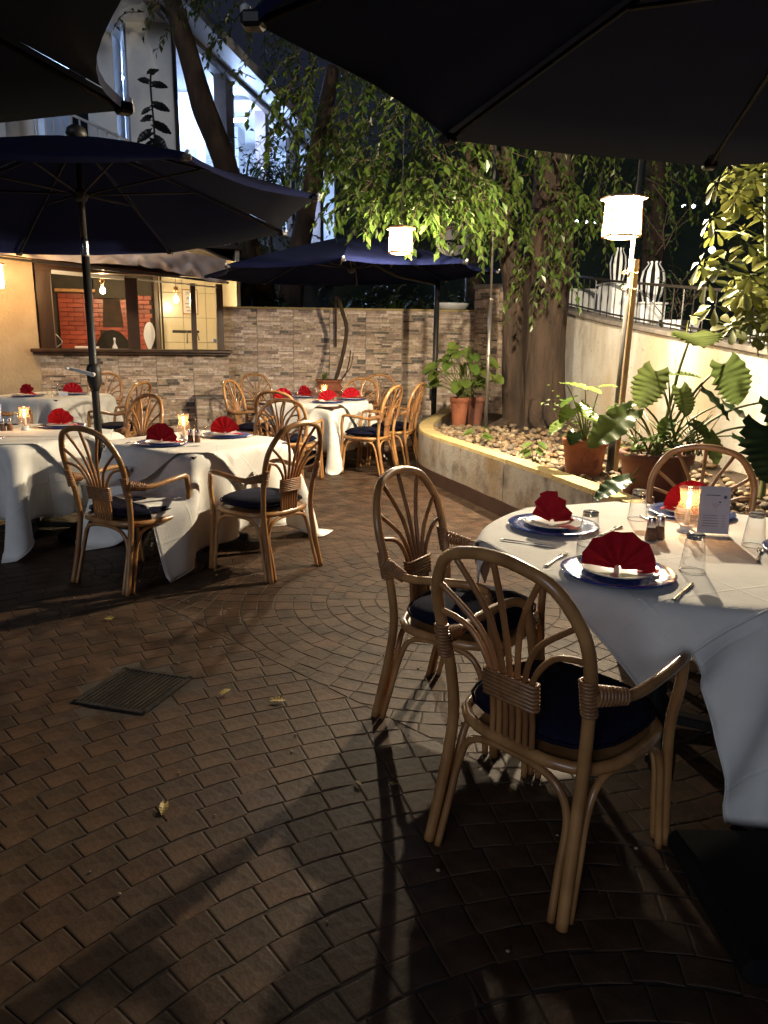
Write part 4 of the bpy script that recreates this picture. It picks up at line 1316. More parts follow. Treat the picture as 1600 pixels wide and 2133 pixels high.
# ------------------------------------------------------------------ market umbrellas
def umbrella(label, c, R, rim, apex, rot, tilt=(0, 0), pole=True, crank=None, base=True, mast=None):
    t = thing('market_umbrella', label, 'umbrella', (c[0], c[1], 0), 0, 'navy market umbrellas')
    def P(r, a, dz=0.0):
        x, y = r * R * cos(a), r * R * sin(a)
        return Vector((x, y, apex - (apex - rim) * r ** 1.12 + dz + (tilt[0] * x + tilt[1] * y)))
    nr, ns = 9, 8
    for k in range(8):
        a0, a1 = rot + k * pi / 4, rot + (k + 1) * pi / 4
        V = []; F = []
        for i in range(nr + 1):
            r = 0.03 + 0.97 * i / nr
            for j in range(ns + 1):
                s = j / ns
                p = P(r, a0).lerp(P(r, a1), s)
                bow = 4 * s * (1 - s)
                p = p * Vector((1 - 0.045 * bow * r * r, 1 - 0.045 * bow * r * r, 1)) if False else Vector((p.x * (1 - 0.055 * bow * r ** 3), p.y * (1 - 0.055 * bow * r ** 3), p.z - 0.022 * bow * r + 0.006 * noise.noise(Vector((p.x * 3, p.y * 3, k)))))
                V.append(p)
        for i in range(nr):
            for j in range(ns):
                F.append((i * (ns + 1) + j, i * (ns + 1) + j + 1, (i + 1) * (ns + 1) + j + 1, (i + 1) * (ns + 1) + j))
        # hem turned down along the rim
        b = len(V)
        for j in range(ns + 1):
            p = V[nr * (ns + 1) + j]; V.append(Vector((p.x * 0.998, p.y * 0.998, p.z - 0.028)))
        for j in range(ns): F.append((nr * (ns + 1) + j, nr * (ns + 1) + j + 1, b + j + 1, b + j))
        mb = MB(); mb.add(V, F); mb.build('canopy_panel', M['umbrella'], t)
    hubz = apex - 0.36
    for k in range(8):
        a = rot + k * pi / 4
        rib = sub('rib', t, M['black_metal'], tube([P(0.03 + 0.965 * i / 6, a, -0.022 - 0.006 * (i > 0)) for i in range(7)], 0.0085, 6), smooth=True)
        sub('strut', rib, M['black_metal'], tube([(0.045 * cos(a), 0.045 * sin(a), hubz), P(0.52, a, -0.034)], 0.0075, 6), smooth=True)
        e = P(1.0, a, -0.024)
        sub('tip', rib, M['black_metal'], boxm((e.x * 1.0, e.y * 1.0, e.z), (0.05, 0.05, 0.034), 0.008, Matrix.Rotation(a, 3, 'Z')))
        e2 = P(1.012, a, 0.004)
        V, F = lathe([(0.003, -0.013), (0.012, -0.006), (0.012, 0.006), (0.003, 0.013)], 8)
        sub('end_button', rib, M['plastic_knob'], ([Vector(v) + e2 for v in V], F), smooth=True)
    V, F = lathe([(0.03, hubz - 0.05), (0.045, hubz - 0.03), (0.052, hubz), (0.052, hubz + 0.02), (0.03, hubz + 0.03)], 16)
    sub('runner_hub', t, M['black_metal'], (V, F), smooth=True)
    V, F = lathe([(0.05, apex - 0.01), (0.07, apex + 0.02), (0.06, apex + 0.055), (0.03, apex + 0.075), (0.006, apex + 0.08)], 16)
    sub('finial', t, M['black_metal'], (V, F), smooth=True)
    if pole:
        j = 2.14
        lo = sub('lower_pole', t, M['black_metal'], lathe([(0.027, 0.05), (0.027, j - 0.12)], 16), smooth=True)
        sub('upper_pole', t, M['black_metal'], lathe([(0.021, j), (0.021, apex)], 16), smooth=True)
        sub('joint', t, M['bright_metal'], lathe([(0.0255, j - 0.12), (0.0285, j - 0.11), (0.0285, j - 0.02), (0.024, j)], 16), smooth=True)
    if crank is not None:
        z = crank
        V, F = lathe([(0.028, z - 0.12), (0.04, z - 0.09), (0.05, z - 0.05), (0.052, z + 0.03), (0.044, z + 0.06), (0.028, z + 0.075)], 18)
        h = sub('crank_housing', t, M['black_metal'], (V, F), smooth=True)
        sub('crank_handle', h, M['plastic_knob'], bar((0.01, -0.058, z), (-0.155, -0.075, z + 0.045), 0.016, 0.026, 0.004),
            tube([(-0.15, -0.078, z + 0.044), (-0.15, -0.125, z + 0.044)], 0.009, 8), tube([(0.012, -0.045, z), (0.012, -0.072, z)], 0.016, 10))
    if base:
        bs = sub('base', t, M['black_paint'], boxm((0, 0, 0.04), (0.52, 0.52, 0.07), 0.02))
        sub('base_sleeve', bs, M['black_metal'], lathe([(0.06, 0.07), (0.04, 0.10), (0.036, 0.36), (0.030, 0.37)], 16), smooth=True)
    if mast:
        mx, my, mz = mast[0] - c[0], mast[1] - c[1], mast[2]
        sub('mast', t, M['black_metal'], lathe([(0.036, 0.0), (0.036, mz)], 14), smooth=True, loc=(mx, my, 0))
        sub('cantilever_arm', t, M['black_metal'], tube([(mx, my, mz - 0.06), (mx * 0.5, my * 0.5, mz - 0.01), (0, 0, apex - 0.2)], 0.022, 8), tube([(0, 0, apex - 0.42), (0, 0, apex)], 0.02, 8), smooth=True)
        sub('latch', t, M['black_metal'], boxm((mx - 0.05, my - 0.02, 0.75), (0.03, 0.05, 0.16), 0.01))
    return t

umbrella('navy umbrella with crank pole standing between the left and middle tables', (-2.12, 5.48), 1.634, 2.306, 2.79, -0.087, (0.069, -0.042), crank=1.21)
umbrella('navy umbrella spread over the far table below a lit lantern', (-0.42, 9.10), 1.70, 2.235, 2.64, 0.0, (0.03, 0.0), pole=False, base=False, mast=(0.665, 10.35, 2.26))
umbrella('large dark umbrella filling the upper right, its underside overhead', (1.13, 1.72), 1.44, 2.20, 2.62, radians(-5), crank=None)
umbrella('dark umbrella corner overhanging the upper left of the picture', (-1.84, 1.577), 1.38, 2.14, 2.58, radians(-3), (0.0, 0.06), crank=None)

# ------------------------------------------------------------------ lanterns
def frosted_pane(name, col, strength, clear):
    m = bpy.data.materials.new(name)
    m.use_nodes = True
    nt = m.node_tree; nt.nodes.clear()
    e = nt.nodes.new("ShaderNodeEmission"); e.inputs[0].default_value = (*col, 1); e.inputs[1].default_value = strength
    t = nt.nodes.new("ShaderNodeBsdfTransparent"); x = nt.nodes.new("ShaderNodeMixShader"); x.inputs[0].default_value = clear
    o = nt.nodes.new("ShaderNodeOutputMaterial")
    nt.links.new(e.outputs[0], x.inputs[1]); nt.links.new(t.outputs[0], x.inputs[2]); nt.links.new(x.outputs[0], o.inputs[0])
    return m
M['lantern_glass'] = frosted_pane('lantern_glass', (1.0, 0.80, 0.50), 60.0, 0.75)
M['lantern_base_glow'] = frosted_pane('lantern_base_glow', (1.0, 0.62, 0.25), 30.0, 0.75)
M['sconce_glass'] = emit_mat('sconce_glass', (1.0, 0.62, 0.26), 90.0)
M['lantern_wood'] = pmat('lantern_wood', (0.42, 0.22, 0.09), (0.3, 0.15, 0.06), 12, 0.5)
M['red_paint'] = pmat('red_paint', (0.40, 0.06, 0.05), None, rough=0.5)
def lantern(label, loc, w_, h, rz, glass, hang=None, frame=None, group='courtyard lanterns', power=0):
    """Six-sided lantern: flat overhanging roof, slatted glowing sides, ring at the bottom."""
    fm = frame or M['lantern_wood']
    t = thing('lantern', label, 'lantern', loc, rz, group)
    n = 6; rt, rb = w_ * 0.44, w_ * 0.475
    def ring(r, z, k): a = 2 * pi * k / n + pi / 6; return Vector((r * cos(a), r * sin(a), z))
    for k in range(n):
        V = [ring(rb, -h / 2, k), ring(rb, -h / 2, k + 1), ring(rt, h / 2, k + 1), ring(rt, h / 2, k)]
        sub('glass_pane', t, glass, (V, [(0, 1, 2, 3)]))
        sub('post', t, fm, bar(ring(rb * 1.02, -h / 2, k), ring(rt * 1.02, h / 2, k), 0.010, 0.010))
        m0 = (V[0] + V[1]) / 2 * 1.0; m1 = (V[2] + V[3]) / 2
        o = Vector((m0.x, m0.y, 0)).normalized() * 0.004
        sub('slat', t, fm, bar(m0 + o, m1 + o, 0.007, 0.006))
    V = [ring(w_ * 0.60, z, k) for z in (h / 2 + 0.002, h / 2 + 0.016) for k in range(n)] + [Vector((0, 0, h / 2 + 0.045))]
    F = [tuple(range(n - 1, -1, -1))] + [(k, (k + 1) % n, n + (k + 1) % n, n + k) for k in range(n)] + [(n + k, n + (k + 1) % n, 2 * n) for k in range(n)]
    sub('roof', t, fm, (V, F))
    mb = MB(); mb.add(*tube([ring(rb * 1.02, -h / 2 - 0.006, k) for k in range(n)], 0.009, 6, closed=True)); mb.build('bottom_ring', fm, t)
    V, F = lathe([(rb * 0.86, -h / 2 - 0.004), (rb * 0.72, -h / 2 - 0.02), (rb * 0.3, -h / 2 - 0.028)], 16, False, True)
    sub('bottom_glass', t, M['lantern_base_glow'] if glass is M['lantern_glass'] else glass, (V, F))
    if power:
        ld = bpy.data.lights.new('lantern_bulb', 'POINT'); ld.energy = power; ld.color = (1.0, 0.83, 0.58); ld.shadow_soft_size = 0.04
        l = bpy.data.objects.new('lantern_bulb', ld); COL.objects.link(l); l.parent = t
    if hang: sub('hanging_cord', t, M['black_metal'], tube([(0, 0, h / 2 + 0.04), (0.01, 0, h / 2 + hang * 0.5), (0, 0.02, h / 2 + hang)], 0.004, 5))
    return t
lantern('glowing slatted lantern fixed to the metal pole above the planter', (1.768, 5.98, 2.405), 0.29, 0.255, radians(8), M['lantern_glass'], power=1000)
lantern('smaller glowing lantern hanging before the far umbrella', (0.113, 7.0, 2.34), 0.225, 0.185, radians(12), M['lantern_glass'], hang=1.5, power=350)
lantern('small red-framed wall lantern cut by the left picture edge', (-5.00, 9.92, 2.20), 0.22, 0.26, radians(25), M['sconce_glass'], frame=M['red_paint'], group='wall lantern')

pl_ = thing('lantern_pole', 'tall grey metal pole in the planter carrying the big lantern', 'pole', (1.87, 6.05, 0))
sub('tube', pl_, M['grey_metal'], tube([(-0.02, 0, 0.36), (0.0, 0, 1.4), (0.028, 0, 3.1)], 0.018, 12), smooth=True)
sub('bracket', pl_, M['grey_metal'], bar((0.02, 0, 2.57), (-0.11, -0.06, 2.57), 0.012, 0.02))
sub('sleeve', pl_, M['black_metal'], tube([(-0.02, 0, 0.37), (-0.012, 0, 0.92)], 0.030, 12), smooth=True)
st_ = thing('wooden_stake', 'pale wooden stake tied beside the lantern pole', 'stake', (1.925, 6.10, 0))
sub('stick', st_, pmat('stake_wood', (0.48, 0.30, 0.13), (0.36, 0.21, 0.09), 14, 0.7, bump=0.3, bscale=30, stretch=(1, 1, 0.2)), bar((-0.012, 0, 0.36), (0.016, 0, 2.12), 0.038, 0.030, 0.004))
for z in (1.90, 2.02):
    sub('tie', st_, M['kraft'], tube([(-0.035 + 0.058 * cos(a), -0.025 + 0.05 * sin(a), z + 0.01 * sin(2 * a)) for a in [2 * pi * i / 12 for i in range(12)]], 0.006, 5, closed=True), smooth=True)
tp_ = thing('thin_pole', 'slim dark metal tube standing in the pebbles before the tree', 'pole', (1.19, 8.85, 0))
sub('lower_tube', tp_, M['grey_metal'], tube([(0, 0, 0.38), (-0.004, 0, 1.95)], 0.023, 10), smooth=True)
sub('upper_tube', tp_, M['grey_metal'], tube([(-0.004, 0, 1.93), (-0.04, 0, 3.95)], 0.0145, 10), smooth=True)
for z in (1.30, 1.93): sub('collar', tp_, M['grey_metal'], lathe([(0.0245, z), (0.028, z + 0.006), (0.028, z + 0.02), (0.0245, z + 0.026)], 12), smooth=True)

# ------------------------------------------------------------------ kitchen with serving counter
KA, KU = Vector((-4.93, 10.75, 0)), Vector((0.951, 0.312, 0)).normalized()
KL = 2.66
kt = thing('kitchen', 'open kitchen with stone-tiled counter, dark wood window frames and plastic awning', 'kitchen', KA, atan2(KU.y, KU.x))
M['red_brick'] = attr_mat('red_brick', rough=0.35, bump=0.2, bscale=40, var=0.2, vscale=10, spec=0.5)
M['white_tile'] = pmat('white_tile', (0.72, 0.66, 0.52), (0.66, 0.60, 0.46), 3, 0.25, coat=0.3)
M['soot'] = pmat('soot', (0.012, 0.010, 0.009), (0.02, 0.016, 0.013), 10, 0.9)
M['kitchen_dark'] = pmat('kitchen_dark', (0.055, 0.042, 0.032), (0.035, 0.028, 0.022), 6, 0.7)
M['awning'] = pmat('awning_plastic', (0.72, 0.60, 0.53), (0.58, 0.46, 0.39), 6, 0.25, bump=0.6, bscale=16, spec=0.5, coat=0.2)
M['roof_cloth'] = pmat('roof_cloth', (0.45, 0.29, 0.19), (0.36, 0.23, 0.15), 3, 0.8, bump=0.2, bscale=60)
sub('counter_core', kt, M['grout'], boxm((KL / 2, 0.14, 0.6), (KL, 0.25, 1.2)))
tiles0 = len(COL.objects)
ca_, cb_ = KA, KA + KU * KL
class _P: pass
def local_tiles(parent, x0, x1, y, z0, z1):
    nx, nz = max(1, round((x1 - x0) / TW)), max(1, round((z1 - z0) / TH)); prev = None
    for k in range(nz):
        for i in range(nx):
            me = random.choice([t for t in TILES if t is not prev]); prev = me
            o = link('tile', me, parent); o.location = (x0 + (x1 - x0) * i / nx, y, z0 + (z1 - z0) * k / nz)
            o.scale = ((x1 - x0) / nx / TW, 1, (z1 - z0) / nz / TH)
local_tiles(kt, 0, KL, 0.0, 0, 1.2)
bench = thing('tiled_bench', 'low stone-tiled block in the corner where counter meets wall', 'bench', KA + KU * 2.12 + Vector((0.312, -0.951, 0)) * 0.42, atan2(KU.y, KU.x))
sub('core', bench, M['grout'], boxm((0.36, 0.22, 0.29), (0.70, 0.40, 0.58)))
local_tiles(bench, 0.0, 0.72, 0.005, 0, 0.58)
sub('top_slab', bench, M['coping'], boxm((0.36, 0.20, 0.595), (0.74, 0.46, 0.03), 0.006))
def K(nm, mat, c, s, bev=0.004): return sub(nm, kt, mat, boxm(c, s, bev))
K('counter_ledge', M['dark_wood'], (KL / 2 - 0.02, 0.04, 1.255), (KL + 0.12, 0.42, 0.05), 0.012)
K('ledge_moulding', M['dark_wood'], (KL / 2 - 0.02, 0.03, 1.215), (KL + 0.06, 0.34, 0.03), 0.008)
K('window_post', M['dark_wood'], (0.135, 0.10, 1.91), (0.20, 0.14, 1.26))
K('window_post', M['dark_wood'], (1.305, 0.10, 1.78), (0.17, 0.14, 1.0))
K('window_post', M['dark_wood'], (2.17, 0.10, 1.76), (0.075, 0.10, 0.96))
K('window_post', M['dark_wood'], (2.555, 0.10, 1.76), (0.10, 0.14, 0.96))
K('window_header', M['dark_wood'], (KL / 2, 0.10, 2.46), (KL, 0.16, 0.26))
hd = sub('light_strip', kt, M['white_paint'], bar((0.26, 0.02, 2.325), (1.22, 0.02, 2.27), 0.03, 0.05))
sub('light_strip', kt, M['white_paint'], bar((1.40, 0.02, 2.265), (2.52, 0.02, 2.19), 0.02, 0.022))
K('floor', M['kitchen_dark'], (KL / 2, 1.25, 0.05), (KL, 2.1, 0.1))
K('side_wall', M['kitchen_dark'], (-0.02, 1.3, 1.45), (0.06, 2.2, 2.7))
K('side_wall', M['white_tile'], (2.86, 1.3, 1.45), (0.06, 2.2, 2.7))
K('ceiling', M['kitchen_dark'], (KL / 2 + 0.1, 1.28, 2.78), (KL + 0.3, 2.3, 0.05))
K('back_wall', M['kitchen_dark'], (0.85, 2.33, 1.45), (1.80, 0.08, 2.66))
# white wall tiles, each its own piece
for i in range(3):
    for k in range(6):
        K('wall_tile', M['white_tile'], (1.95 + i * 0.395 - 0.0, 2.30, 0.30 + k * 0.425), (0.389, 0.03, 0.419), 0.003)
K('tile_backing', M['grout'], (2.36, 2.345, 1.45), (1.25, 0.05, 2.66))
# red brick oven front around a black arch
ob = MB()
rsb = random.Random(4)
for k in range(18):
    x = 0.12 - (0.1 if k % 2 else 0.0)
    while x < 1.62:
        x0, x1 = max(x, 0.12), min(x + 0.24, 1.62); x += 0.245
        if x1 - x0 < 0.03: continue
        cx_, cz = (x0 + x1) / 2, 0.83 + k * 0.075
        if (cx_ - 0.95) ** 2 / 0.30 ** 2 + max(0, cz - 1.13) ** 2 / 0.44 ** 2 < 1: continue
        if cz > 2.15: continue
        b = rsb.uniform(0.75, 1.2)
        ob = MB(); ob.add(*boxm((0, 0, 0), (x1 - x0, 0.05, 0.07), 0.004), col=(0.30 * b, 0.055 * b, 0.032 * b), smooth=False)
        ob.build('brick', M['red_brick'], kt, (cx_, 2.265, cz))
V = [(0.95 + 0.30 * cos(a), 2.225, 1.12 + 0.44 * sin(a)) for a in [pi * i / 16 for i in range(17)]]
V2 = [(v[0], 2.32, v[2]) for v in V]
n = len(V)
sub('oven_mouth', kt, M['soot'], (V + V2, [(i, i + 1, n + i + 1, n + i) for i in range(n - 1)] + [tuple(range(n))]), boxm((0.95, 2.31, 0.98), (0.60, 0.16, 0.30)))
K('oven_hood', M['kitchen_dark'], (0.95, 2.20, 2.35), (0.50, 0.24, 0.55))
sub('soot_stain', kt, pmat('sooty_brick', (0.06, 0.03, 0.022), (0.03, 0.02, 0.016), 8, 0.8), ([(0.80, 2.236, 1.60), (1.14, 2.236, 1.60), (1.10, 2.236, 2.12), (0.84, 2.236, 2.12)], [(0, 1, 2, 3)]))
K('shelf', M['lantern_wood'], (0.42, 2.10, 2.18), (0.62, 0.34, 0.05))
K('pillar', M['dark_wood'], (1.70, 2.16, 1.5), (0.07, 0.2, 2.5))
K('worktop', M['grey_paint'], (KL / 2, 0.75, 1.17), (KL - 0.1, 0.7, 0.04))
wc = [(0.18, 1.62), (0.16, 1.55), (0.26, 1.44), (0.30, 1.36), (0.22, 1.29)]
sub('hanging_wire', kt, M['white_paint'], tube(crom([(x, 0.30, z) for x, z in wc], 5), 0.006, 5), smooth=True)
K('knife_rack', M['black_metal'], (2.18, 2.275, 1.55), (0.46, 0.018, 0.045))
for x, l, a in ((2.20, 0.16, 0.05), (2.36, 0.12, -0.35)):
    sub('knife', kt, M['steel'], bar((x, 2.258, 1.57), (x - a * l, 2.255, 1.57 - l * 1.4), 0.016, 0.004))
fm_ = K('poster_frame', M['lantern_wood'], (2.275, 2.28, 2.06), (0.27, 0.014, 0.43))
K('poster_sheet', M['paper'], (2.275, 2.270, 2.06), (0.235, 0.010, 0.39), 0)
def text_mesh(body, size):
    cu = bpy.data.curves.new('t', 'FONT'); cu.body = body; cu.size = size; cu.align_x = 'CENTER'; cu.align_y = 'CENTER'
    o = bpy.data.objects.new('t', cu); COL.objects.link(o)
    me = bpy.data.meshes.new_from_object(o.evaluated_get(bpy.context.evaluated_depsgraph_get()))
    bpy.data.objects.remove(o); bpy.data.curves.remove(cu)
    return me
def text(body, size, mat, parent, loc, rot=(pi / 2, 0, 0), name='lettering'):
    me = text_mesh(body, size); me.materials.clear(); me.materials.append(mat)
    o = link(name, me, parent); o.location = loc; o.rotation_euler = rot
    return o
for i, s in enumerate(('IT', 'P')): text(s, 0.075, M['ink'], kt, (2.235, 2.262, 2.20 - i * 0.085))
lm = MB()
for i in range(3): lm.add(*boxm((2.24, 2.263, 2.03 - i * 0.06), (0.10 - 0.02 * i, 0.002, 0.022)), smooth=False)
lm.build('poster_print', M['faint_ink'], kt)
sub('wall_label', kt, pmat('label_blue', (0.12, 0.16, 0.35), None, rough=0.6), boxm((2.66, 2.276, 1.40), (0.09, 0.006, 0.06)))
sub('wall_label', kt, M['paper'], boxm((2.635, 2.272, 1.40), (0.035, 0.004, 0.058)))
# things standing on the counter
pz = thing('pizza_boxes', 'stack of white trays on the kitchen counter behind the umbrella pole', 'tray stack', KA + KU * 0.63 + Vector((-0.312, 0.951, 0)) * 0.42 + Vector((0, 0, 1.19)), atan2(KU.y, KU.x))
for i in range(4): sub('tray', pz, M['china'], boxm((rnd(-.006, .006), rnd(-.006, .006), 0.014 + i * 0.03), (0.33, 0.30, 0.026), 0.004))
gl = thing('oil_bottle', 'small pale figurine-shaped bottle on the counter before the oven', 'bottle', KA + KU * 1.03 + Vector((-0.312, 0.951, 0)) * 0.12 + Vector((0, 0, 1.28)))
sub('body', gl, M['gloss_white'], lathe([(0.035, 0), (0.04, 0.01), (0.03, 0.04), (0.014, 0.07), (0.011, 0.11), (0.018, 0.13), (0.016, 0.15), (0.005, 0.16)], 14), smooth=True)
pd = thing('pizza_peel', 'white oval paddle leaning by the dark pillar in the kitchen', 'paddle', KA + KU * 1.53 + Vector((-0.312, 0.951, 0)) * 0.55 + Vector((0, 0, 1.19)), atan2(KU.y, KU.x))
V = [(0.085 * sin(a) * (1.0 if cos(a) > 0 else 0.55 + 0.45 * (1 + cos(a))), 0, 0.28 - 0.21 * -cos(a)) for a in [2 * pi * i / 20 for i in range(20)]]
V = [(v[0] + 0.1 * (v[2] - 0.3) * 0.3, v[1], v[2]) for v in V]
sub('blade', pd, M['gloss_white'], (V + [(v[0], 0.012, v[2]) for v in V], [tuple(range(20)), tuple(range(39, 19, -1))] + [(i, (i + 1) % 20, 20 + (i + 1) % 20, 20 + i) for i in range(20)]))
sub('handle', pd, M['gloss_white'], bar((0, 0.006, 0.0), (0.0, 0.006, 0.10), 0.03, 0.014))
M['bulb'] = emit_mat('bulb', (1.0, 0.72, 0.36), 900.0)
def bulb(x, z, d, label):
    o = thing('pendant_bulb', label, 'light bulb', KA + KU * x + Vector((-0.312, 0.951, 0)) * d + Vector((0, 0, z)), 0, 'bare kitchen bulbs')
    sub('glass', o, M['bulb'], lathe([(0.004, -0.058), (0.022, -0.05), (0.034, -0.028), (0.036, -0.01), (0.026, 0.018), (0.014, 0.035)], 14), smooth=True)
    sub('socket', o, M['kraft'], lathe([(0.017, 0.033), (0.021, 0.04), (0.019, 0.075), (0.03, 0.09), (0.012, 0.10)], 12), smooth=True)
    mb = MB()
    rs = random.Random(int(x * 100))
    for i in range(6):
        a = rs.uniform(0, 6.3); mb.add(*tube(crom([(0, 0, 0.09), (0.03 * cos(a), 0.03 * sin(a), 0.125), (0.02 * cos(a + 1), 0.02 * sin(a + 1), 0.17), (0, 0, 0.14)], 4), 0.011, 6))
    mb.build('rope_knot', M['kraft'], o)
    sub('cord', o, M['black_metal'], tube([(0, 0, 0.1), (0, 0, 2.72 - z)], 0.004, 5))
bulb(0.90, 2.13, 0.5, 'bare glowing bulb under a rope knot in the left kitchen window')
bulb(1.95, 2.03, 0.5, 'bare glowing bulb under a rope knot in the right kitchen window')

# awning: sloping roof sheet with a crumpled plastic valance
aw = thing('awning', 'brown fabric roof with a crumpled plastic valance over the kitchen windows', 'awning', KA, atan2(KU.y, KU.x))
V = [(-0.6, -0.55, 2.86), (2.30, -0.5, 2.66), (2.62, -0.30, 2.56), (2.95, 0.7, 2.62), (2.95, 2.6, 3.2), (2.3, 2.6, 3.42), (-0.6, 2.6, 3.55), (2.05, 0.9, 3.02)]
sub('roof_sheet', aw, M['roof_cloth'], (V, [(0, 1, 7), (0, 7, 6), (1, 2, 3, 7), (7, 3, 4), (7, 4, 5), (7, 5, 6)]))
def valance(x0, x1, zt0, zt1, dp0, dp1, seed, y0):
    V = []; F = []; n, m = 46, 14
    rs = random.Random(seed); pins = sorted([0, 1] + [rs.uniform(0.15, 0.85) for _ in range(3)])
    for i in range(n + 1):
        u = i / n; x = x0 + (x1 - x0) * u; zt = zt0 + (zt1 - zt0) * u; dp = dp0 + (dp1 - dp0) * u
        for j in range(m + 1):
            v = j / m
            near_pin = min(abs(u - p) for p in pins)
            swag = 0.05 * min(1, near_pin * 8) 
            f = sum(sin(24 * abs(u - p) - 9 * v + seed) / (1 + 40 * (u - p) ** 2) for p in pins)
            yy = y0 - 0.02 * v - 0.035 * v * f - 0.02 * noise.noise(Vector((u * 9, v * 4, seed)))
            V.append((x, yy, zt - dp * v - swag * v * 0.5 + 0.012 * noise.noise(Vector((u * 7, v * 3, seed + 4)))))
    for i in range(n):
        for j in range(m): F.append((i * (m + 1) + j, (i + 1) * (m + 1) + j, (i + 1) * (m + 1) + j + 1, i * (m + 1) + j + 1))
    mb = MB(); mb.add(V, F); return mb
valance(-0.5, 1.42, 2.80, 2.72, 0.30, 0.30, 2, -0.40).build('valance', M['awning'], aw)
valance(1.42, 2.62, 2.74, 2.55, 0.30, 0.32, 7, -0.42).build('valance', M['awning'], aw)
sub('valance_rail', aw, M['black_metal'], bar((-0.5, -0.30, 2.47), (2.66, -0.30, 2.24), 0.03, 0.03))
sub('soffit_board', aw, M['dark_wood'], ([(-0.5, -0.28, 2.50), (2.66, -0.28, 2.27), (2.66, 0.12, 2.34), (-0.5, 0.12, 2.60)], [(0, 1, 2, 3)]))

# stucco wall to the left
sw = thing('stucco_wall', 'rough ochre stucco wall left of the kitchen window', 'wall')
V = []; F = []
a, b = Vector((-4.90, 10.74, 0)), Vector((-7.2, 9.9, 0)); d = b - a; nn = Vector((-d.y, d.x, 0)).normalized()
for i in range(41):
    for k in range(41):
        u, z = i / 40, 3.0 * k / 40
        p = a + d * u
        q = 0.02 * noise.fractal(Vector((u * 9, z * 3.2, 0)), 0.8, 2.0, 4)
        V.append((p.x + nn.x * q, p.y + nn.y * q, z))
for i in range(40):
    for k in range(40): F.append((i * 41 + k, (i + 1) * 41 + k, (i + 1) * 41 + k + 1, i * 41 + k + 1))
sub('plaster_face', sw, M['stucco'], (V, F), smooth=True)
sub('core', sw, M['stucco'], bar(a - nn * 0.0 + Vector((-0.05, 0.2, 1.5)), b + Vector((0, 0.2, 1.5)), 0.2, 3.0))

# round steps by the planter end
for i, (x, y, r, z0, z1, lab) in enumerate(((0.02, 10.35, 0.52, 0, 0.10, 'round brown paved step before the tiled wall, lower and wider one'), (0.30, 10.85, 0.42, 0.0, 0.22, 'round brown paved step against the tiled wall, higher one'))):
    s = thing('round_step', lab, 'step', (x, y, 0), 0, 'round steps')
    sub('riser', s, M['brown_paint'], lathe([(r - 0.015, z0), (r - 0.015, z1 - 0.025)], 40), smooth=True)
    sub('tread', s, pmat('step_top', (0.20, 0.12, 0.08), (0.15, 0.09, 0.06), 8, 0.6), lathe([(r, z1 - 0.025), (r, z1 - 0.004), (r - 0.006, z1)], 40))

# ------------------------------------------------------------------ white building with lit arcade, upper left
M['tube_light'] = emit_mat('tube_light', (0.42, 0.60, 1.0), 700.0)
bd = thing('arcade_building', 'white two-storey building with lit upper arcade, columns and stair behind the kitchen', 'building')
def B(nm, mat, c, s, bev=0.01, rz=0.0): return sub(nm, bd, mat, boxm(c, s, bev, Matrix.Rotation(rz, 3, 'Z')))
FD = Vector((0.165, 1, 0)).normalized(); FN = Vector((-FD.y, FD.x, 0))      # along the arcade, and inwards (left)
F0 = Vector((-6.0, 0, 0))
fa = atan2(FD.y, FD.x) - pi / 2
def facade_at(Y, inw=0.0, z=0.0):
    p = F0 + FD * (Y / FD.y) + FN * inw; return Vector((p.x, p.y, z))
FLOOR_Z, CEIL_Z = 3.45, 6.55
M['blue_brown'] = pmat('column_brown', (0.17, 0.13, 0.12), (0.13, 0.10, 0.09), 4, 0.7)
for Y, w_ in ((14.0, 0.16), (16.55, 0.42), (18.9, 0.26), (21.4, 0.42), (24.0, 0.4)):
    p = facade_at(Y, 0.1, (FLOOR_Z + CEIL_Z) / 2); B('column', M['blue_brown'], p, (0.26, w_, CEIL_Z - FLOOR_Z), 0.01, fa)
for Y, w_ in ((15.2, 0.5), (17.6, 0.55), (20.2, 0.5)):
    p = facade_at(Y, 1.25, (FLOOR_Z + CEIL_Z) / 2); B('inner_pier', M['white_paint'], p, (0.35, w_, CEIL_Z - FLOOR_Z), 0.01, fa)
p = facade_at(19.5, 2.7, (FLOOR_Z + CEIL_Z) / 2); B('back_wall', M['white_paint'], p, (0.2, 13.0, CEIL_Z - FLOOR_Z), 0, fa)
p = facade_at(26.0, 1.35, (FLOOR_Z + CEIL_Z) / 2); B('end_wall', M['white_paint'], p, (2.6, 0.2, CEIL_Z - FLOOR_Z), 0, fa)
p = facade_at(19.6, 1.1, CEIL_Z + 0.1); B('ceiling_slab', M['white_paint'], p, (3.4, 13.4, 0.2), 0.0, fa)
p = facade_at(19.6, -0.12, CEIL_Z + 0.22); B('fascia', M['blue_brown'], p, (0.14, 13.6, 0.62), 0.01, fa)
p = facade_at(19.6, 1.2, FLOOR_Z - 0.15); B('floor_slab', M['grey_paint'], p, (3.2, 13.2, 0.3), 0.0, fa)
p = facade_at(20.9, 0.2, FLOOR_Z / 2 - 0.1); B('lower_wall', M['grey_paint'], p, (0.2, 10.4, FLOOR_Z - 0.2), 0.0, fa)
p = facade_at(19.6, -0.02, FLOOR_Z + 0.28); B('parapet', M['white_paint'], p, (0.14, 13.0, 0.55), 0.01, fa)
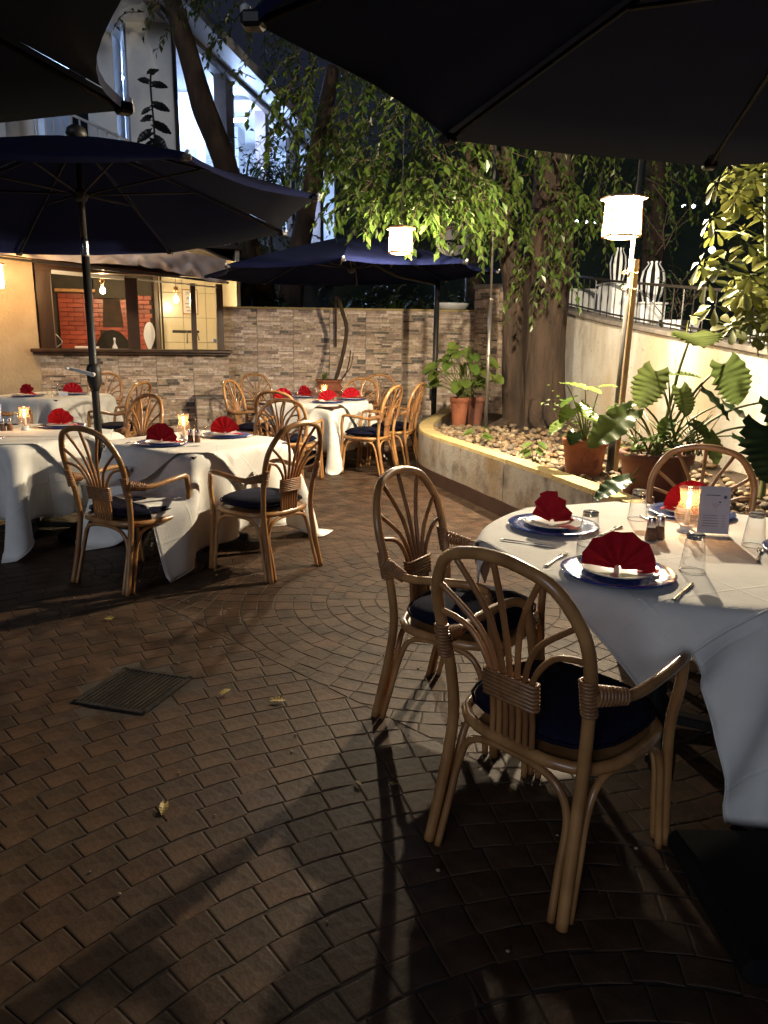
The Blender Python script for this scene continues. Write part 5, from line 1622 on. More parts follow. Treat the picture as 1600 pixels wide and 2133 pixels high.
# front wing seen between the two umbrellas
B('wing_back_wall', M['white_paint'], (-6.6, 18.2, 5.0), (5.6, 0.2, 3.3))
B('wing_ceiling', M['white_paint'], (-6.6, 16.2, 6.75), (5.6, 4.4, 0.18))
B('wing_roof_edge', M['white_paint'], (-5.2, 14.05, 7.5), (3.0, 0.3, 1.5))
B('wing_floor', M['grey_paint'], (-6.6, 16.2, FLOOR_Z - 0.15), (5.6, 4.4, 0.3))
B('wing_lower_wall', M['grey_paint'], (-6.9, 14.2, FLOOR_Z / 2 - 0.15), (6.2, 0.2, FLOOR_Z - 0.3))
B('wing_column', M['white_paint'], (-6.36, 14.1, 5.0), (0.55, 0.4, 3.1))
B('wing_column', M['white_paint'], (-5.08, 14.6, 5.0), (0.50, 0.45, 3.1))
B('wing_column', M['grey_paint'], (-4.44, 14.3, 5.0), (0.22, 0.3, 3.1))
B('wing_panel', M['white_paint'], (-4.06, 14.0, 5.8), (0.76, 0.2, 5.2))
B('dark_doorway', M['black_paint'], (-4.72, 15.3, 4.9), (0.42, 0.1, 2.9))
B('dark_doorway', M['black_paint'], (-5.74, 15.6, 4.9), (0.72, 0.1, 2.9))
sub('stair_flight', bd, M['grey_paint'], bar((-6.1, 14.0, 4.35), (-4.3, 14.0, 3.6), 0.5, 0.16))
tl = []
def tube_lamp(c, ax, l, label):
    o = thing('tube_lamp', label, 'tube lamp', c, 0, 'cold fluorescent tubes')
    ax = Vector(ax).normalized()
    sub('tube', o, M['tube_light'], tube([ax * -l / 2, ax * l / 2], 0.028, 10), smooth=True)
    sub('batten', o, M['white_paint'], bar(ax * -l / 2 + Vector((0, 0, 0.05)), ax * l / 2 + Vector((0, 0, 0.05)), 0.07, 0.04))
    sub('hanger', o, M['white_paint'], tube([(0, 0, 0.06), (0, 0, CEIL_Z - c[2])], 0.008, 5))
tube_lamp((-3.42, 17.9, 6.10), (1, -0.165, 0), 0.62, 'bright bluish tube lamp between the arcade columns')
tube_lamp((-3.3, 22.2, 5.2), (1, -0.165, 0), 1.0, 'farther bluish tube lamp low in the arcade')
tube_lamp((-5.6, 16.4, 6.45), (1, 0, 0), 1.3, 'bluish tube lamp hidden in the wing behind the umbrella')
sr = thing('stair_railing', 'white stair railing sloping down to the right behind the left umbrella', 'railing')
a, b = Vector((-6.06, 13.8, 5.38)), Vector((-4.45, 13.8, 4.70))
sub('handrail', sr, M['white_paint'], tube([a, b], 0.022, 8), smooth=True)
for i in range(11):
    p = a.lerp(b, (i + 0.4) / 11); sub('baluster', sr, M['white_paint'], tube([p, p - Vector((0, 0, 0.95))], 0.014 if i % 4 else 0.024, 6), smooth=True)

# ------------------------------------------------------------------ hillside and far lights
V = []; F = []
for i in range(61):
    x = -60 + 2 * i
    hgt = 11 + 4 * noise.noise(Vector((x * 0.05, 0, 3))) + 2.2 * noise.noise(Vector((x * 0.25, 5, 3)))
    for k in range(7):
        V.append((x, 30 + k * 2.2 + noise.noise(Vector((x * .3, k, 1))), hgt * (k / 6) ** 0.8 - 0.2))
for i in range(60):
    for k in range(6): F.append((i * 7 + k, (i + 1) * 7 + k, (i + 1) * 7 + k + 1, i * 7 + k + 1))
mb = MB(); mb.add(V, F)
tag(mb.build('hillside', pmat('hill_vegetation', (0.012, 0.02, 0.010), (0.022, 0.032, 0.014), 1.2, 0.95, bump=1, bscale=3)), kind='structure')
M['far_light'] = emit_mat('far_light', (0.75, 0.85, 1.0), 9.0)
for i, (x, y, z, n, s, lab) in enumerate(((5.95, 25, 5.15, 5, 0.05, 'row of tiny distant white lights left of the big lantern'), (8.9, 24, 5.5, 2, 0.06, 'pair of distant lights glinting through the right shrub'),
                                          (9.9, 24, 4.25, 1, 0.10, 'single distant bluish light low behind the right shrub'))):
    t = thing('distant_lights', lab, 'lights', (x, y, z), 0, 'far town lights')
    sub('cable', t, M['black_metal'], tube([(-0.3, 0.05, 0.02), (0.2 + 0.3 * n, 0.05, 0.02)], 0.01, 4))
    for k in range(n):
        V, F = lathe([(s * 0.3, -s), (s, -s * 0.3), (s, s * 0.3), (s * 0.3, s)], 8)
        sub('lamp', t, M['far_light'], ([Vector(v) + Vector((0.3 * k, 0, 0)) for v in V], F))

# ------------------------------------------------------------------ foliage helpers
M['ficus'] = leaf_mat('ficus_leaf', (0.042, 0.082, 0.014), (0.085, 0.125, 0.022), 3, 0.35, 0.42)
M['ficus_dark'] = leaf_mat('dark_leaf', (0.03, 0.055, 0.012), (0.05, 0.07, 0.018), 3, 0.4, 0.25)
M['broad'] = leaf_mat('broad_leaf', (0.075, 0.13, 0.025), (0.12, 0.17, 0.035), 5, 0.3, 0.4)
M['lime'] = leaf_mat('lime_leaf', (0.16, 0.21, 0.045), (0.10, 0.16, 0.03), 5, 0.35, 0.45)
M['philodendron'] = leaf_mat('philodendron_leaf', (0.12, 0.175, 0.05), (0.17, 0.21, 0.06), 4, 0.28, 0.42)
M['deep_green'] = leaf_mat('deep_green_leaf', (0.022, 0.05, 0.016), (0.03, 0.062, 0.02), 4, 0.3, 0.15)
M['umbrella_leaf'] = leaf_mat('schefflera_leaf', (0.115, 0.135, 0.03), (0.16, 0.155, 0.035), 4, 0.38, 0.25)
M['rubber'] = leaf_mat('rubber_silhouette_leaf', (0.006, 0.009, 0.006), (0.009, 0.012, 0.008), 4, 0.4, 0.05)  # backlit darkness of the silhouette is put into the leaf colour
M['stem'] = pmat('stem', (0.13, 0.16, 0.05), (0.09, 0.10, 0.03), 8, 0.5)

def leaf4(mb, base, d, nrm, L, w_, rs):
    """Small folded leaf: base, two sides, tip, slightly drooped."""
    d = d.normalized(); s = d.cross(nrm)
    if s.length < 1e-4: s = d.cross(Vector((1, 0.3, 0.2)))
    s.normalize(); n = s.cross(d)
    m = base + d * L * 0.45
    V = [base, m + s * w_ + n * w_ * 0.35, base + d * L - n * L * 0.06, m - s * w_ + n * w_ * 0.35, m - n * 0.002]
    mb.add(V, [(0, 4, 1), (1, 4, 2), (0, 3, 4), (3, 2, 4)], smooth=False)

def twig(mb, wood, start, d, L, leaf, nl, rs, droop=1.0, wide=0.30):
    """Arching twig with drooping alternate leaves."""
    p = Vector(start); d = Vector(d).normalized(); step = L / nl; pts = [p.copy()]
    for i in range(nl):
        d = (d + Vector((rs.uniform(-.12, .12), rs.uniform(-.12, .12), -0.16 * droop))).normalized()
        p = p + d * step; pts.append(p.copy())
        side = 1 if i % 2 else -1
        s = d.cross(Vector((0, 0, 1)))
        if s.length < 0.1: s = Vector((1, 0, 0))
        s.normalize()
        ld = (d * 0.5 + s * side * 0.75 + Vector((rs.uniform(-.35, .35), rs.uniform(-.35, .35), -0.45 * droop + rs.uniform(-.3, .2)))).normalized()
        nn = Vector((rs.uniform(-.6, .6), rs.uniform(-.8, .2), 1)).normalized()
        l = leaf * rs.uniform(0.7, 1.15)
        leaf4(mb, p, ld, nn, l, l * wide * rs.uniform(0.6, 1.0), rs)
    if wood is not None:
        q = [pts[i] for i in (0, nl // 2, nl)]
        wood.add(*tube(q, [0.006, 0.004, 0.002], 4, cap=False))

def lumpy_trunk(pts, radii, sides=22, flute=0.16, seed=0, n=10):
    P = crom(pts, n); m = len(P)
    R = []
    for i in range(m):
        t = i / (m - 1) * (len(radii) - 1); k = min(int(t), len(radii) - 2); R.append(radii[k] + (radii[k + 1] - radii[k]) * (t - k))
    V, F = tube(P, R, sides)
    out = []
    for i, v in enumerate(V):
        ring = i // sides
        if ring < m:
            a = 2 * pi * (i % sides) / sides; c = P[ring]
            k = 1 + flute * (0.55 * noise.noise(Vector((cos(a) * 1.9, sin(a) * 1.9, ring * 0.045 + seed))) + 0.45 * noise.noise(Vector((cos(a) * 4.2, sin(a) * 4.2, ring * 0.08 + seed * 3)))) * 2
            v = c + (v - c) * k
        out.append(v)
    return out, F

# ------------------------------------------------------------------ the big ficus in the planter
rs = random.Random(21)
ft = thing('ficus_tree', 'big weeping fig with twin trunk growing in the planter', 'tree', (2.02, 10.0, 0.36))
o = -Vector((2.02, 10.0, 0.36))
tr = MB()
tr.add(*lumpy_trunk([Vector(p) + o for p in ((2.06, 10.0, 0.25), (2.05, 10.0, 0.6), (2.04, 10.0, 1.3), (2.05, 10.02, 2.2), (2.08, 10.05, 3.2), (2.05, 10.1, 4.2), (2.1, 10.2, 5.6))], [0.48, 0.37, 0.30, 0.28, 0.26, 0.23, 0.2], 30, 0.13, 1))
tk = tr.build('trunk', M['bark'], ft)
t2 = MB()
t2.add(*lumpy_trunk([Vector(p) + o for p in ((1.74, 9.85, 0.25), (1.68, 9.78, 0.6), (1.60, 9.70, 1.4), (1.57, 9.66, 2.1), (1.46, 9.60, 2.62), (1.30, 9.6, 2.95), (1.06, 9.5, 3.28), (0.86, 9.3, 3.9), (0.7, 9.1, 4.6))], [0.20, 0.155, 0.125, 0.12, 0.135, 0.10, 0.075, 0.055, 0.035], 16, 0.12, 5))
t2.add(*lumpy_trunk([Vector(p) + o for p in ((1.44, 9.6, 2.6), (1.43, 9.6, 3.0), (1.39, 9.6, 3.5), (1.32, 9.62, 4.2), (1.0, 9.5, 5.0))], [0.075, 0.06, 0.055, 0.045, 0.03], 12, 0.1, 8))
t2.add(*lumpy_trunk([Vector(p) + o for p in ((1.40, 9.6, 3.35), (1.2, 9.5, 3.7), (0.98, 9.4, 4.0), (0.5, 9.0, 4.3), (0.0, 8.5, 4.25), (-0.5, 8.3, 4.1))], [0.05, 0.045, 0.045, 0.04, 0.03, 0.015], 10, 0.1, 9))
t2.add(*tube([Vector(p) + o for p in ((0.5, 9.0, 4.3), (0.35, 8.2, 4.2), (0.13, 7.1, 3.95), (0.1, 6.8, 3.8))], [0.03, 0.026, 0.018, 0.01], 8))
for k in range(7):      # surface roots
    a = rs.uniform(3.0, 6.0); r0 = 0.42
    t2.add(*tube(crom([Vector((0.03 + r0 * 0.7 * cos(a), r0 * 0.7 * sin(a), 0.35)), Vector((0.03 + r0 * 1.15 * cos(a), r0 * 1.15 * sin(a), 0.10)), Vector((0.03 + 0.9 * cos(a + .2), 0.9 * sin(a + .2), 0.03))], 4), [0.12, 0.11, 0.10, 0.09, 0.075, 0.06, 0.05, 0.035, 0.02], 8))
t2.build('side_trunk', M['bark'], ft)
cr, cw = MB(), MB()
def clump(n, c, r, L, leaf, nl, drp=1.0, out=None):
    for _ in range(n):
        while True:
            v = Vector((rs.uniform(-1, 1), rs.uniform(-1, 1), rs.uniform(-1, 1)))
            if v.length < 1: break
        p = Vector(c) + Vector((v.x * r[0], v.y * r[1], v.z * r[2]))
        d = Vector((v.x + rs.uniform(-.4, .4), v.y + rs.uniform(-.6, .3), rs.uniform(-0.5, 0.35))) + (Vector(out) if out else Vector((0, 0, 0)))
        twig(cr, cw, p + o, d, L * rs.uniform(0.6, 1.2), leaf, nl, rs, drp)
clump(80, (0.45, 8.5, 3.75), (1.0, 0.8, 0.75), 0.7, 0.105, 13)
clump(46, (0.35, 7.9, 3.05), (0.70, 0.55, 0.38), 0.55, 0.11, 11)
clump(34, (0.52, 7.45, 2.80), (0.42, 0.40, 0.22), 0.42, 0.115, 9)
clump(22, (-0.15, 7.9, 3.0), (0.45, 0.4, 0.3), 0.5, 0.11, 10, out=(-0.5, 0, 0))
clump(26, (-0.70, 8.3, 3.9), (0.4, 0.5, 0.38), 0.6, 0.115, 11, out=(-0.3, 0, -0.2))
clump(14, (-0.62, 8.3, 3.4), (0.25, 0.3, 0.2), 0.5, 0.115, 9, out=(-0.2, 0, -0.3))
clump(28, (1.75, 9.2, 3.55), (0.62, 0.45, 0.65), 0.7, 0.105, 12, 1.1)
clump(20, (1.72, 9.05, 2.85), (0.40, 0.30, 0.40), 0.6, 0.105, 11, 1.3)
clump(9, (1.75, 8.95, 2.2), (0.20, 0.2, 0.25), 0.55, 0.10, 10, 1.6)
clump(12, (2.25, 9.1, 2.9), (0.28, 0.3, 0.4), 0.6, 0.10, 11, 1.4)
clump(34, (2.9, 10.2, 3.7), (0.9, 0.8, 0.6), 0.8, 0.09, 14, 1.6)
clump(40, (1.15, 9.2, 2.95), (0.35, 0.4, 0.35), 0.5, 0.10, 11)
clump(70, (1.2, 9.8, 4.7), (2.0, 1.4, 0.7), 0.8, 0.11, 12)
tag(cw.build('twigs', M['bark'], ft), kind='stuff')
tag(cr.build('crown', M['ficus'], ft), kind='stuff')

# ------------------------------------------------------------------ dark trees and shrubs behind the wall
def back_tree(label, trunk, radii, clumps, name='garden_tree', mat='ficus_dark', leaf=0.12):
    b0 = Vector(trunk[0]); t = thing(name, label, 'tree', b0, 0, 'trees beyond the wall')
    mb = MB(); mb.add(*lumpy_trunk([Vector(p) - b0 for p in trunk], radii, 14, 0.15, len(label)))
    mb.build('trunk', M['dark_bark'], t)
    c, wd = MB(), MB()
    for (n, ce, r, L) in clumps:
        for _ in range(n):
            v = Vector((rs.gauss(0, .45), rs.gauss(0, .45), rs.gauss(0, .45)))
            p = Vector(ce) + Vector((v.x * r[0], v.y * r[1], v.z * r[2])) - b0
            twig(c, wd, p, (v.x + rs.uniform(-.5, .5), v.y + rs.uniform(-.5, .5), rs.uniform(-.4, .5)), L * rs.uniform(.6, 1.2), leaf, 10, rs, 1.0)
    tag(wd.build('twigs', M['dark_bark'], t), kind='stuff'); tag(c.build('crown', M[mat], t), kind='stuff')
back_tree('dark leaning tree trunk in front of the lit arcade', [(-1.9, 13.1, -0.1), (-2.05, 13.0, 2.0), (-2.4, 13.0, 3.2), (-2.68, 13, 4.25), (-2.98, 13, 5.05), (-3.18, 13, 5.8), (-3.45, 13, 6.8), (-3.7, 13, 8.2)], [0.3, 0.22, 0.19, 0.18, 0.18, 0.16, 0.13, 0.08],
          [(30, (-2.2, 11.0, 6.1), (1.0, 1.2, 0.7), 0.7), (30, (-1.5, 10.5, 5.3), (0.8, 0.8, 0.6), 0.6), (60, (-1.0, 12.5, 6.4), (1.8, 1.2, 1.0), 0.8)])
back_tree('reddish-brown trunk standing behind the middle of the tiled wall', [(-1.75, 12.9, -0.1), (-1.62, 12.8, 1.9), (-1.50, 12.8, 2.6), (-1.36, 12.8, 3.3), (-1.2, 12.8, 4.1), (-0.9, 12.9, 5.6)], [0.24, 0.22, 0.19, 0.17, 0.15, 0.1],
          [(90, (-0.6, 13.2, 4.6), (1.3, 1.0, 1.3), 0.8), (60, (0.3, 13.0, 5.6), (1.4, 1.0, 1.0), 0.8)])
back_tree('slim trunk left of the far umbrella tip behind the wall', [(-2.6, 12.7, -0.1), (-2.35, 12.6, 1.9), (-2.2, 12.6, 2.6), (-2.28, 12.6, 3.2), (-2.5, 12.7, 4.0)], [0.12, 0.10, 0.09, 0.08, 0.05],
          [(26, (-2.3, 12.8, 3.3), (0.7, 0.5, 0.7), 0.5)], leaf=0.10)
back_tree('tall dark evergreen mass behind the lantern pole', [(4.6, 13.5, 1.4), (4.6, 13.6, 3.0), (4.5, 13.8, 5.5), (4.4, 14, 7.5)], [0.2, 0.18, 0.14, 0.08],
          [(160, (4.2, 13.2, 4.2), (2.4, 1.3, 1.9), 0.9), (80, (6.5, 12.0, 4.0), (1.8, 1.4, 1.6), 0.9)])
back_tree('dark bushy tree closing the view over the far umbrella', [(1.6, 14.5, -0.1), (1.6, 14.4, 2.0), (1.5, 14.4, 4.0), (1.4, 14.5, 6.5)], [0.2, 0.17, 0.13, 0.07],
          [(200, (1.3, 14.2, 4.4), (2.3, 1.2, 2.2), 0.9)])
def shrub_at(label, c, n, L, leaf, spread, mat='ficus_dark', name='shrub', group='shrubs behind the tiled wall', strap=False):
    t = thing(name, label, 'shrub', c, 0, group)
    lf, wd = MB(), MB()
    for i in range(n):
        a = rs.uniform(0, 2 * pi)
        d = Vector((cos(a) * spread, sin(a) * spread, 1))
        if strap:
            P = crom([Vector((0, 0, 0)), d * L * 0.4, d * L * 0.75 + Vector((cos(a), sin(a), 0)) * 0.1 * L, d * L * 0.9 + Vector((cos(a), sin(a), -0.6)) * 0.3 * L], 3)
            s = Vector((-sin(a), cos(a), 0)); m = len(P)
            V = []
            for k, p in enumerate(P):
                w_ = leaf * (1 - (k / (m - 1)) ** 2) + 0.002; V += [p - s * w_, p + s * w_]
            lf.add(V, [(2 * k, 2 * k + 1, 2 * k + 3, 2 * k + 2) for k in range(m - 1)])
        else:
            twig(lf, wd, (rs.uniform(-.15, .15), rs.uniform(-.1, .1), rs.uniform(0, L * .4)), d, L * rs.uniform(.6, 1.1), leaf, 8, rs, 0.5, 0.42)
    if not strap: tag(wd.build('stems', M['dark_bark'], t), kind='stuff')
    tag(lf.build('foliage', M[mat], t), kind='stuff')
for i, (x, z, k) in enumerate(((-1.9, 1.85, 0), (-0.75, 1.85, 1), (-0.25, 1.85, 0), (0.15, 1.85, 1), (0.55, 1.85, 0), (1.15, 1.9, 0))):
    shrub_at(('low leafy shrub', 'strap-leaved plant')[k] + ' behind the tiled wall ' + ('at its left end', 'right of the driftwood stick', 'under the far umbrella centre', 'left of the umbrella mast', 'right of the umbrella mast', 'behind the white bowl')[i],
             (x, 12.35, z - 0.15), 26 if k else 16, 0.5 if k else 0.42, 0.016 if k else 0.11, 0.5, 'ficus_dark', strap=bool(k))
# silhouettes before the arcade
for i, (x, y, z, L, k) in enumerate(((-2.75, 15.0, 3.9, 1.0, True), (-2.35, 15.6, 4.1, 1.1, False), (-1.95, 16.2, 4.0, 1.0, True))):
    t_ = ('spiky potted plant silhouetted against the blue-lit arcade', 'leafy vine silhouetted between two arcade columns', 'feathery plant silhouetted at the far arcade opening')[i]
    shrub_at(t_, (x, y, z), 30, L, 0.02 if k else 0.13, 0.55, 'deep_green', 'silhouetted_plant', 'plants before the arcade', k)
    bx_ = COL.objects.get('silhouetted_plant' if i == 0 else 'silhouetted_plant.%03d' % i)
    sub('stalk', bx_, M['dark_bark'], tube([(0, 0, 0.1), (0.05, 0, -1.5), (0, 0, -z)], 0.03, 6))

# ------------------------------------------------------------------ pebbles in the planter
M['pebble'] = []
for i, (c1, c2) in enumerate((((0.27, 0.19, 0.105), (0.20, 0.135, 0.07)), ((0.34, 0.26, 0.165), (0.26, 0.19, 0.115)), ((0.22, 0.14, 0.075), (0.16, 0.10, 0.05)), ((0.17, 0.13, 0.095), (0.12, 0.09, 0.06)))):
    M['pebble'].append(pmat('pebble_%s' % ('tan', 'pale', 'brown', 'grey')[i], c1, c2, 14, 0.7, bump=0.25, bscale=60))
def pebble_mesh(seed, mat):
    rs = random.Random(seed); V = []; F = []
    sg, rg = 8, 4
    ax = (1.0, rs.uniform(0.7, 0.95), rs.uniform(0.5, 0.72))
    V.append((0, 0, -ax[2]))
    for k in range(1, rg):
        ph = -pi / 2 + pi * k / rg
        for i in range(sg):
            a = 2 * pi * i / sg + 0.3 * k
            q = Vector((cos(ph) * cos(a), cos(ph) * sin(a), sin(ph)))
            d = 1 + 0.16 * noise.noise(q * 1.3 + Vector((seed * 1.7, 0, 0)))
            V.append((q.x * ax[0] * d, q.y * ax[1] * d, q.z * ax[2] * d))
    V.append((0, 0, ax[2])); top = len(V) - 1
    for i in range(sg):
        j = (i + 1) % sg
        F.append((0, 1 + j, 1 + i)); F.append((top, 1 + (rg - 2) * sg + i, 1 + (rg - 2) * sg + j))
        for k in range(rg - 2): F.append((1 + k * sg + i, 1 + k * sg + j, 1 + (k + 1) * sg + j, 1 + (k + 1) * sg + i))
    mb = MB(); mb.add(V, F); return mb.mesh('pebble', mat), (V, F)
PB = [pebble_mesh(i, M['pebble'][i % 4]) for i in range(12)]
def inside(p, poly):
    c = False; j = len(poly) - 1
    for i in range(len(poly)):
        if (poly[i][1] > p[1]) != (poly[j][1] > p[1]) and p[0] < (poly[j][0] - poly[i][0]) * (p[1] - poly[i][1]) / (poly[j][1] - poly[i][1]) + poly[i][0]: c = not c
        j = i
    return c
BED = [(p.x, p.y) for p in inner[8:]] + [(3.6, 3.7), (3.15, 6.0), (2.95, 7.0), (2.55, 9.2), (2.3, 10.4), (1.2, 10.2)]
rs = random.Random(77)
spots = []
tries = 0
while len(spots) < 1900 and tries < 60000:
    tries += 1
    if rs.random() < 0.75:      # a band along the inner edge of the kerb
        i = rs.randrange(12, 62); q = inner[i]; t = (inner[i + 1] - inner[i - 1]).normalized(); nn = Vector((-t.y, t.x, 0))
        p = q + nn * abs(rs.gauss(0.02, 0.55)) + t * rs.uniform(-.12, .12)
        x, y = p.x, p.y
    else: x, y = rs.uniform(0.5, 3.2), rs.uniform(3.5, 9.6)
    if not inside((x, y), BED): continue
    if (x - 2.05) ** 2 + (y - 10.0) ** 2 < 0.45 ** 2: continue
    s = rs.uniform(0.020, 0.050) * (1.12 if y < 5 else 1)
    near_ = [q for q in spots[-400:] if abs(q[0] - x) < 0.11 and abs(q[1] - y) < 0.11]
    lay_ = sum(1 for q in near_ if (q[0] - x) ** 2 + (q[1] - y) ** 2 < ((q[2] + s) * 0.78) ** 2)
    if lay_ > 1: continue
    spots.append((x, y, s, 0.40 + s * 0.5 + lay_ * 0.032))
def psize(q):
    c = cam_px((q[0], q[1], q[3]))
    if c is None or not (0 < c[0] < 1 and 0 < c[1] < 1): return 0
    return q[2] / sqrt(q[0] ** 2 + q[1] ** 2)
spots.sort(key=psize, reverse=True)
rest = [MB() for _ in range(4)]
for k, (x, y, s, z) in enumerate(spots):
    e = Matrix.Translation((x, y, z)) @ (Matrix.Rotation(rs.uniform(0, 6.3), 4, 'Z') @ Matrix.Rotation(rs.uniform(-.5, .5), 4, 'X')) @ Matrix.Scale(s, 4)
    me, geo = PB[rs.randrange(12)]
    if k < 300:
        o = link('pebble', me, planter); o.matrix_local = e
    else:
        rest[PB.index((me, geo)) % 4].add(geo[0], geo[1], mat=e, mi=0)
allp = MB()
for i in range(4):
    b = len(allp.v); allp.v.extend(rest[i].v); allp.f.extend(tuple(b + j for j in f) for f in rest[i].f); allp.c.extend(rest[i].c); allp.sm.extend(rest[i].sm); allp.mi.extend([i] * len(rest[i].f))
tag(allp.build('pebbles_beyond', M['pebble'], planter), kind='stuff')

# ------------------------------------------------------------------ large leaves
def blade(kind, seed=0):
    """Unit leaf: stalk at the origin, tip at +Y, face up +Z, outline by kind, veins folded in."""
    rs = random.Random(seed); V = []; F = []
    n, m = 34, 4
    for i in range(n + 1):
        t = i / n
        if kind == 'lobed':
            w_ = 0.50 * sin(pi * min(1, (t * 0.92 + 0.10))) ** 0.62 * (1 - 0.35 * t)
            tooth = 1 - 0.24 * (0.5 + 0.5 * cos(2 * pi * t * 8.5)) * (0.4 + 0.6 * sin(pi * t))
            back = -0.20 * max(0, 1 - t * 3.4)
        elif kind == 'long':
            w_ = 0.27 * sin(pi * min(1, t * 0.9 + 0.10)) ** 0.7 * (1 - 0.25 * t); tooth = 1 - 0.16 * (0.5 + 0.5 * cos(2 * pi * t * 6)); back = -0.10 * max(0, 1 - t * 4)
        else:  # heart
            w_ = 0.44 * sin(pi * min(1, t * 0.90 + 0.10)) ** 0.6 * (1 - 0.45 * t * t); tooth = 1.0; back = -0.24 * max(0, 1 - t * 3.2)
        if i == n: w_ = 0.004
        for j in range(-m, m + 1):
            s = j / m
            x = s * w_ * (tooth if abs(j) == m else (1 + (tooth - 1) * 0.35 * abs(s)))
            y = t + back * abs(s) ** 1.4 + (0.07 if kind != 'heart' else 0.03) * abs(s) * sin(pi * t)
            z = 0.16 * abs(s) * w_ - 0.13 * t * t + 0.018 * cos(2 * pi * t * (8.5 if kind == 'lobed' else 5)) * abs(s) + 0.02 * noise.noise(Vector((x * 4, y * 4, seed)))
            V.append((x, y, z))
    k = 2 * m + 1
    for i in range(n):
        for j in range(2 * m): F.append((i * k + j, i * k + j + 1, (i + 1) * k + j + 1, (i + 1) * k + j))
    mb = MB(); mb.add(V, F); return mb
BL = {}
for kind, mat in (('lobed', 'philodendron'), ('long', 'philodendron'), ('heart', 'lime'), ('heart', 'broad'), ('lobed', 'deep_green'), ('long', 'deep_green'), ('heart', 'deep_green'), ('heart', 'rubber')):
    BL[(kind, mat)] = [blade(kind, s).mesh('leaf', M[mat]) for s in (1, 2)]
def frame_from(base, tip, up):
    d = (Vector(tip) - Vector(base)); L = d.length; d.normalize(); u = Vector(up); u = (u - d * u.dot(d)).normalized(); x = d.cross(u)
    return Matrix.Translation(base) @ Matrix((x, d, u)).transposed().to_4x4() @ Matrix.Scale(L, 4)
def put_leaf(plant, kind, mat, base, tip, up, root=None, w_=1.0, r=0.008):
    """Leaf in world coordinates under its plant, with its stalk from the root."""
    inv = Matrix.Translation(-plant.location)
    o = link('leaf', random.choice(BL[(kind, mat)]), plant)
    mtx = frame_from(base, tip, up); o.matrix_local = inv @ (mtx @ Matrix.Diagonal((w_, 1, 1, 1)))
    if root is not None:
        a, b = Vector(root) - plant.location, Vector(base) - plant.location
        mid = a.lerp(b, 0.55) + Vector((0, 0, 0.10 * (b - a).length))
        sub('stalk', plant, M['stem'], tube(crom([a, mid, b], 5), [r * (1.25 - 0.06 * i) for i in range(11)], 6), smooth=True)
    return o
def pot(label, c, r0, r1, h, mat, name='terracotta_pot', relief=False, rz=0.0):
    t = thing(name, label, 'pot', c, rz, 'terracotta pots')
    sub('body', t, mat, lathe([(r0 * 0.98, 0), (r0, 0.01), (r0 + (r1 - r0) * 0.85, h * 0.82), (r1 * 0.985, h * 0.84)], 32, True, False), smooth=True)
    sub('rim', t, mat, lathe([(r1 * 0.97, h * 0.82), (r1 * 1.04, h * 0.83), (r1 * 1.06, h * 0.97), (r1 * 1.03, h), (r1 * 0.95, h), (r1 * 0.93, h * 0.9)], 32, False, False), smooth=True)
    sub('soil', t, M['soil'], lathe([(0.01, h * 0.92), (r1 * 0.95, h * 0.90)], 24, True, False))
    if relief:
        mb = MB(); rs = random.Random(8)
        rr = lambda z: r0 + (r1 - r0) * z / h
        V = []
        for i in range(20):
            a = 2 * pi * i / 20; th = -pi / 2 + 0.62 * cos(a); z = h * 0.42 + h * 0.27 * sin(a); V.append(((rr(z) + 0.004) * cos(th), (rr(z) + 0.004) * sin(th), z))
        cz = h * 0.42; V.append(((rr(cz) + 0.014) * cos(-pi / 2), (rr(cz) + 0.014) * sin(-pi / 2), cz))
        mb.add(V, [(i, (i + 1) % 20, 20) for i in range(20)])
        for i in range(34):
            th = -pi / 2 + rs.uniform(-.45, .45); z = h * (0.42 + 0.20 * rs.uniform(-1, 1)); 
            if (th + pi / 2) ** 2 / 0.25 + (z - cz) ** 2 / (h * .22) ** 2 > 1: continue
            p = Vector(((rr(z) + 0.012) * cos(th), (rr(z) + 0.012) * sin(th), z)); q = p + Vector((rs.uniform(-.012, .012), 0, 0.018)); mb.add(*tube([p, q], 0.005, 5))
        mb.build('relief_medallion', mat, t)
    return t

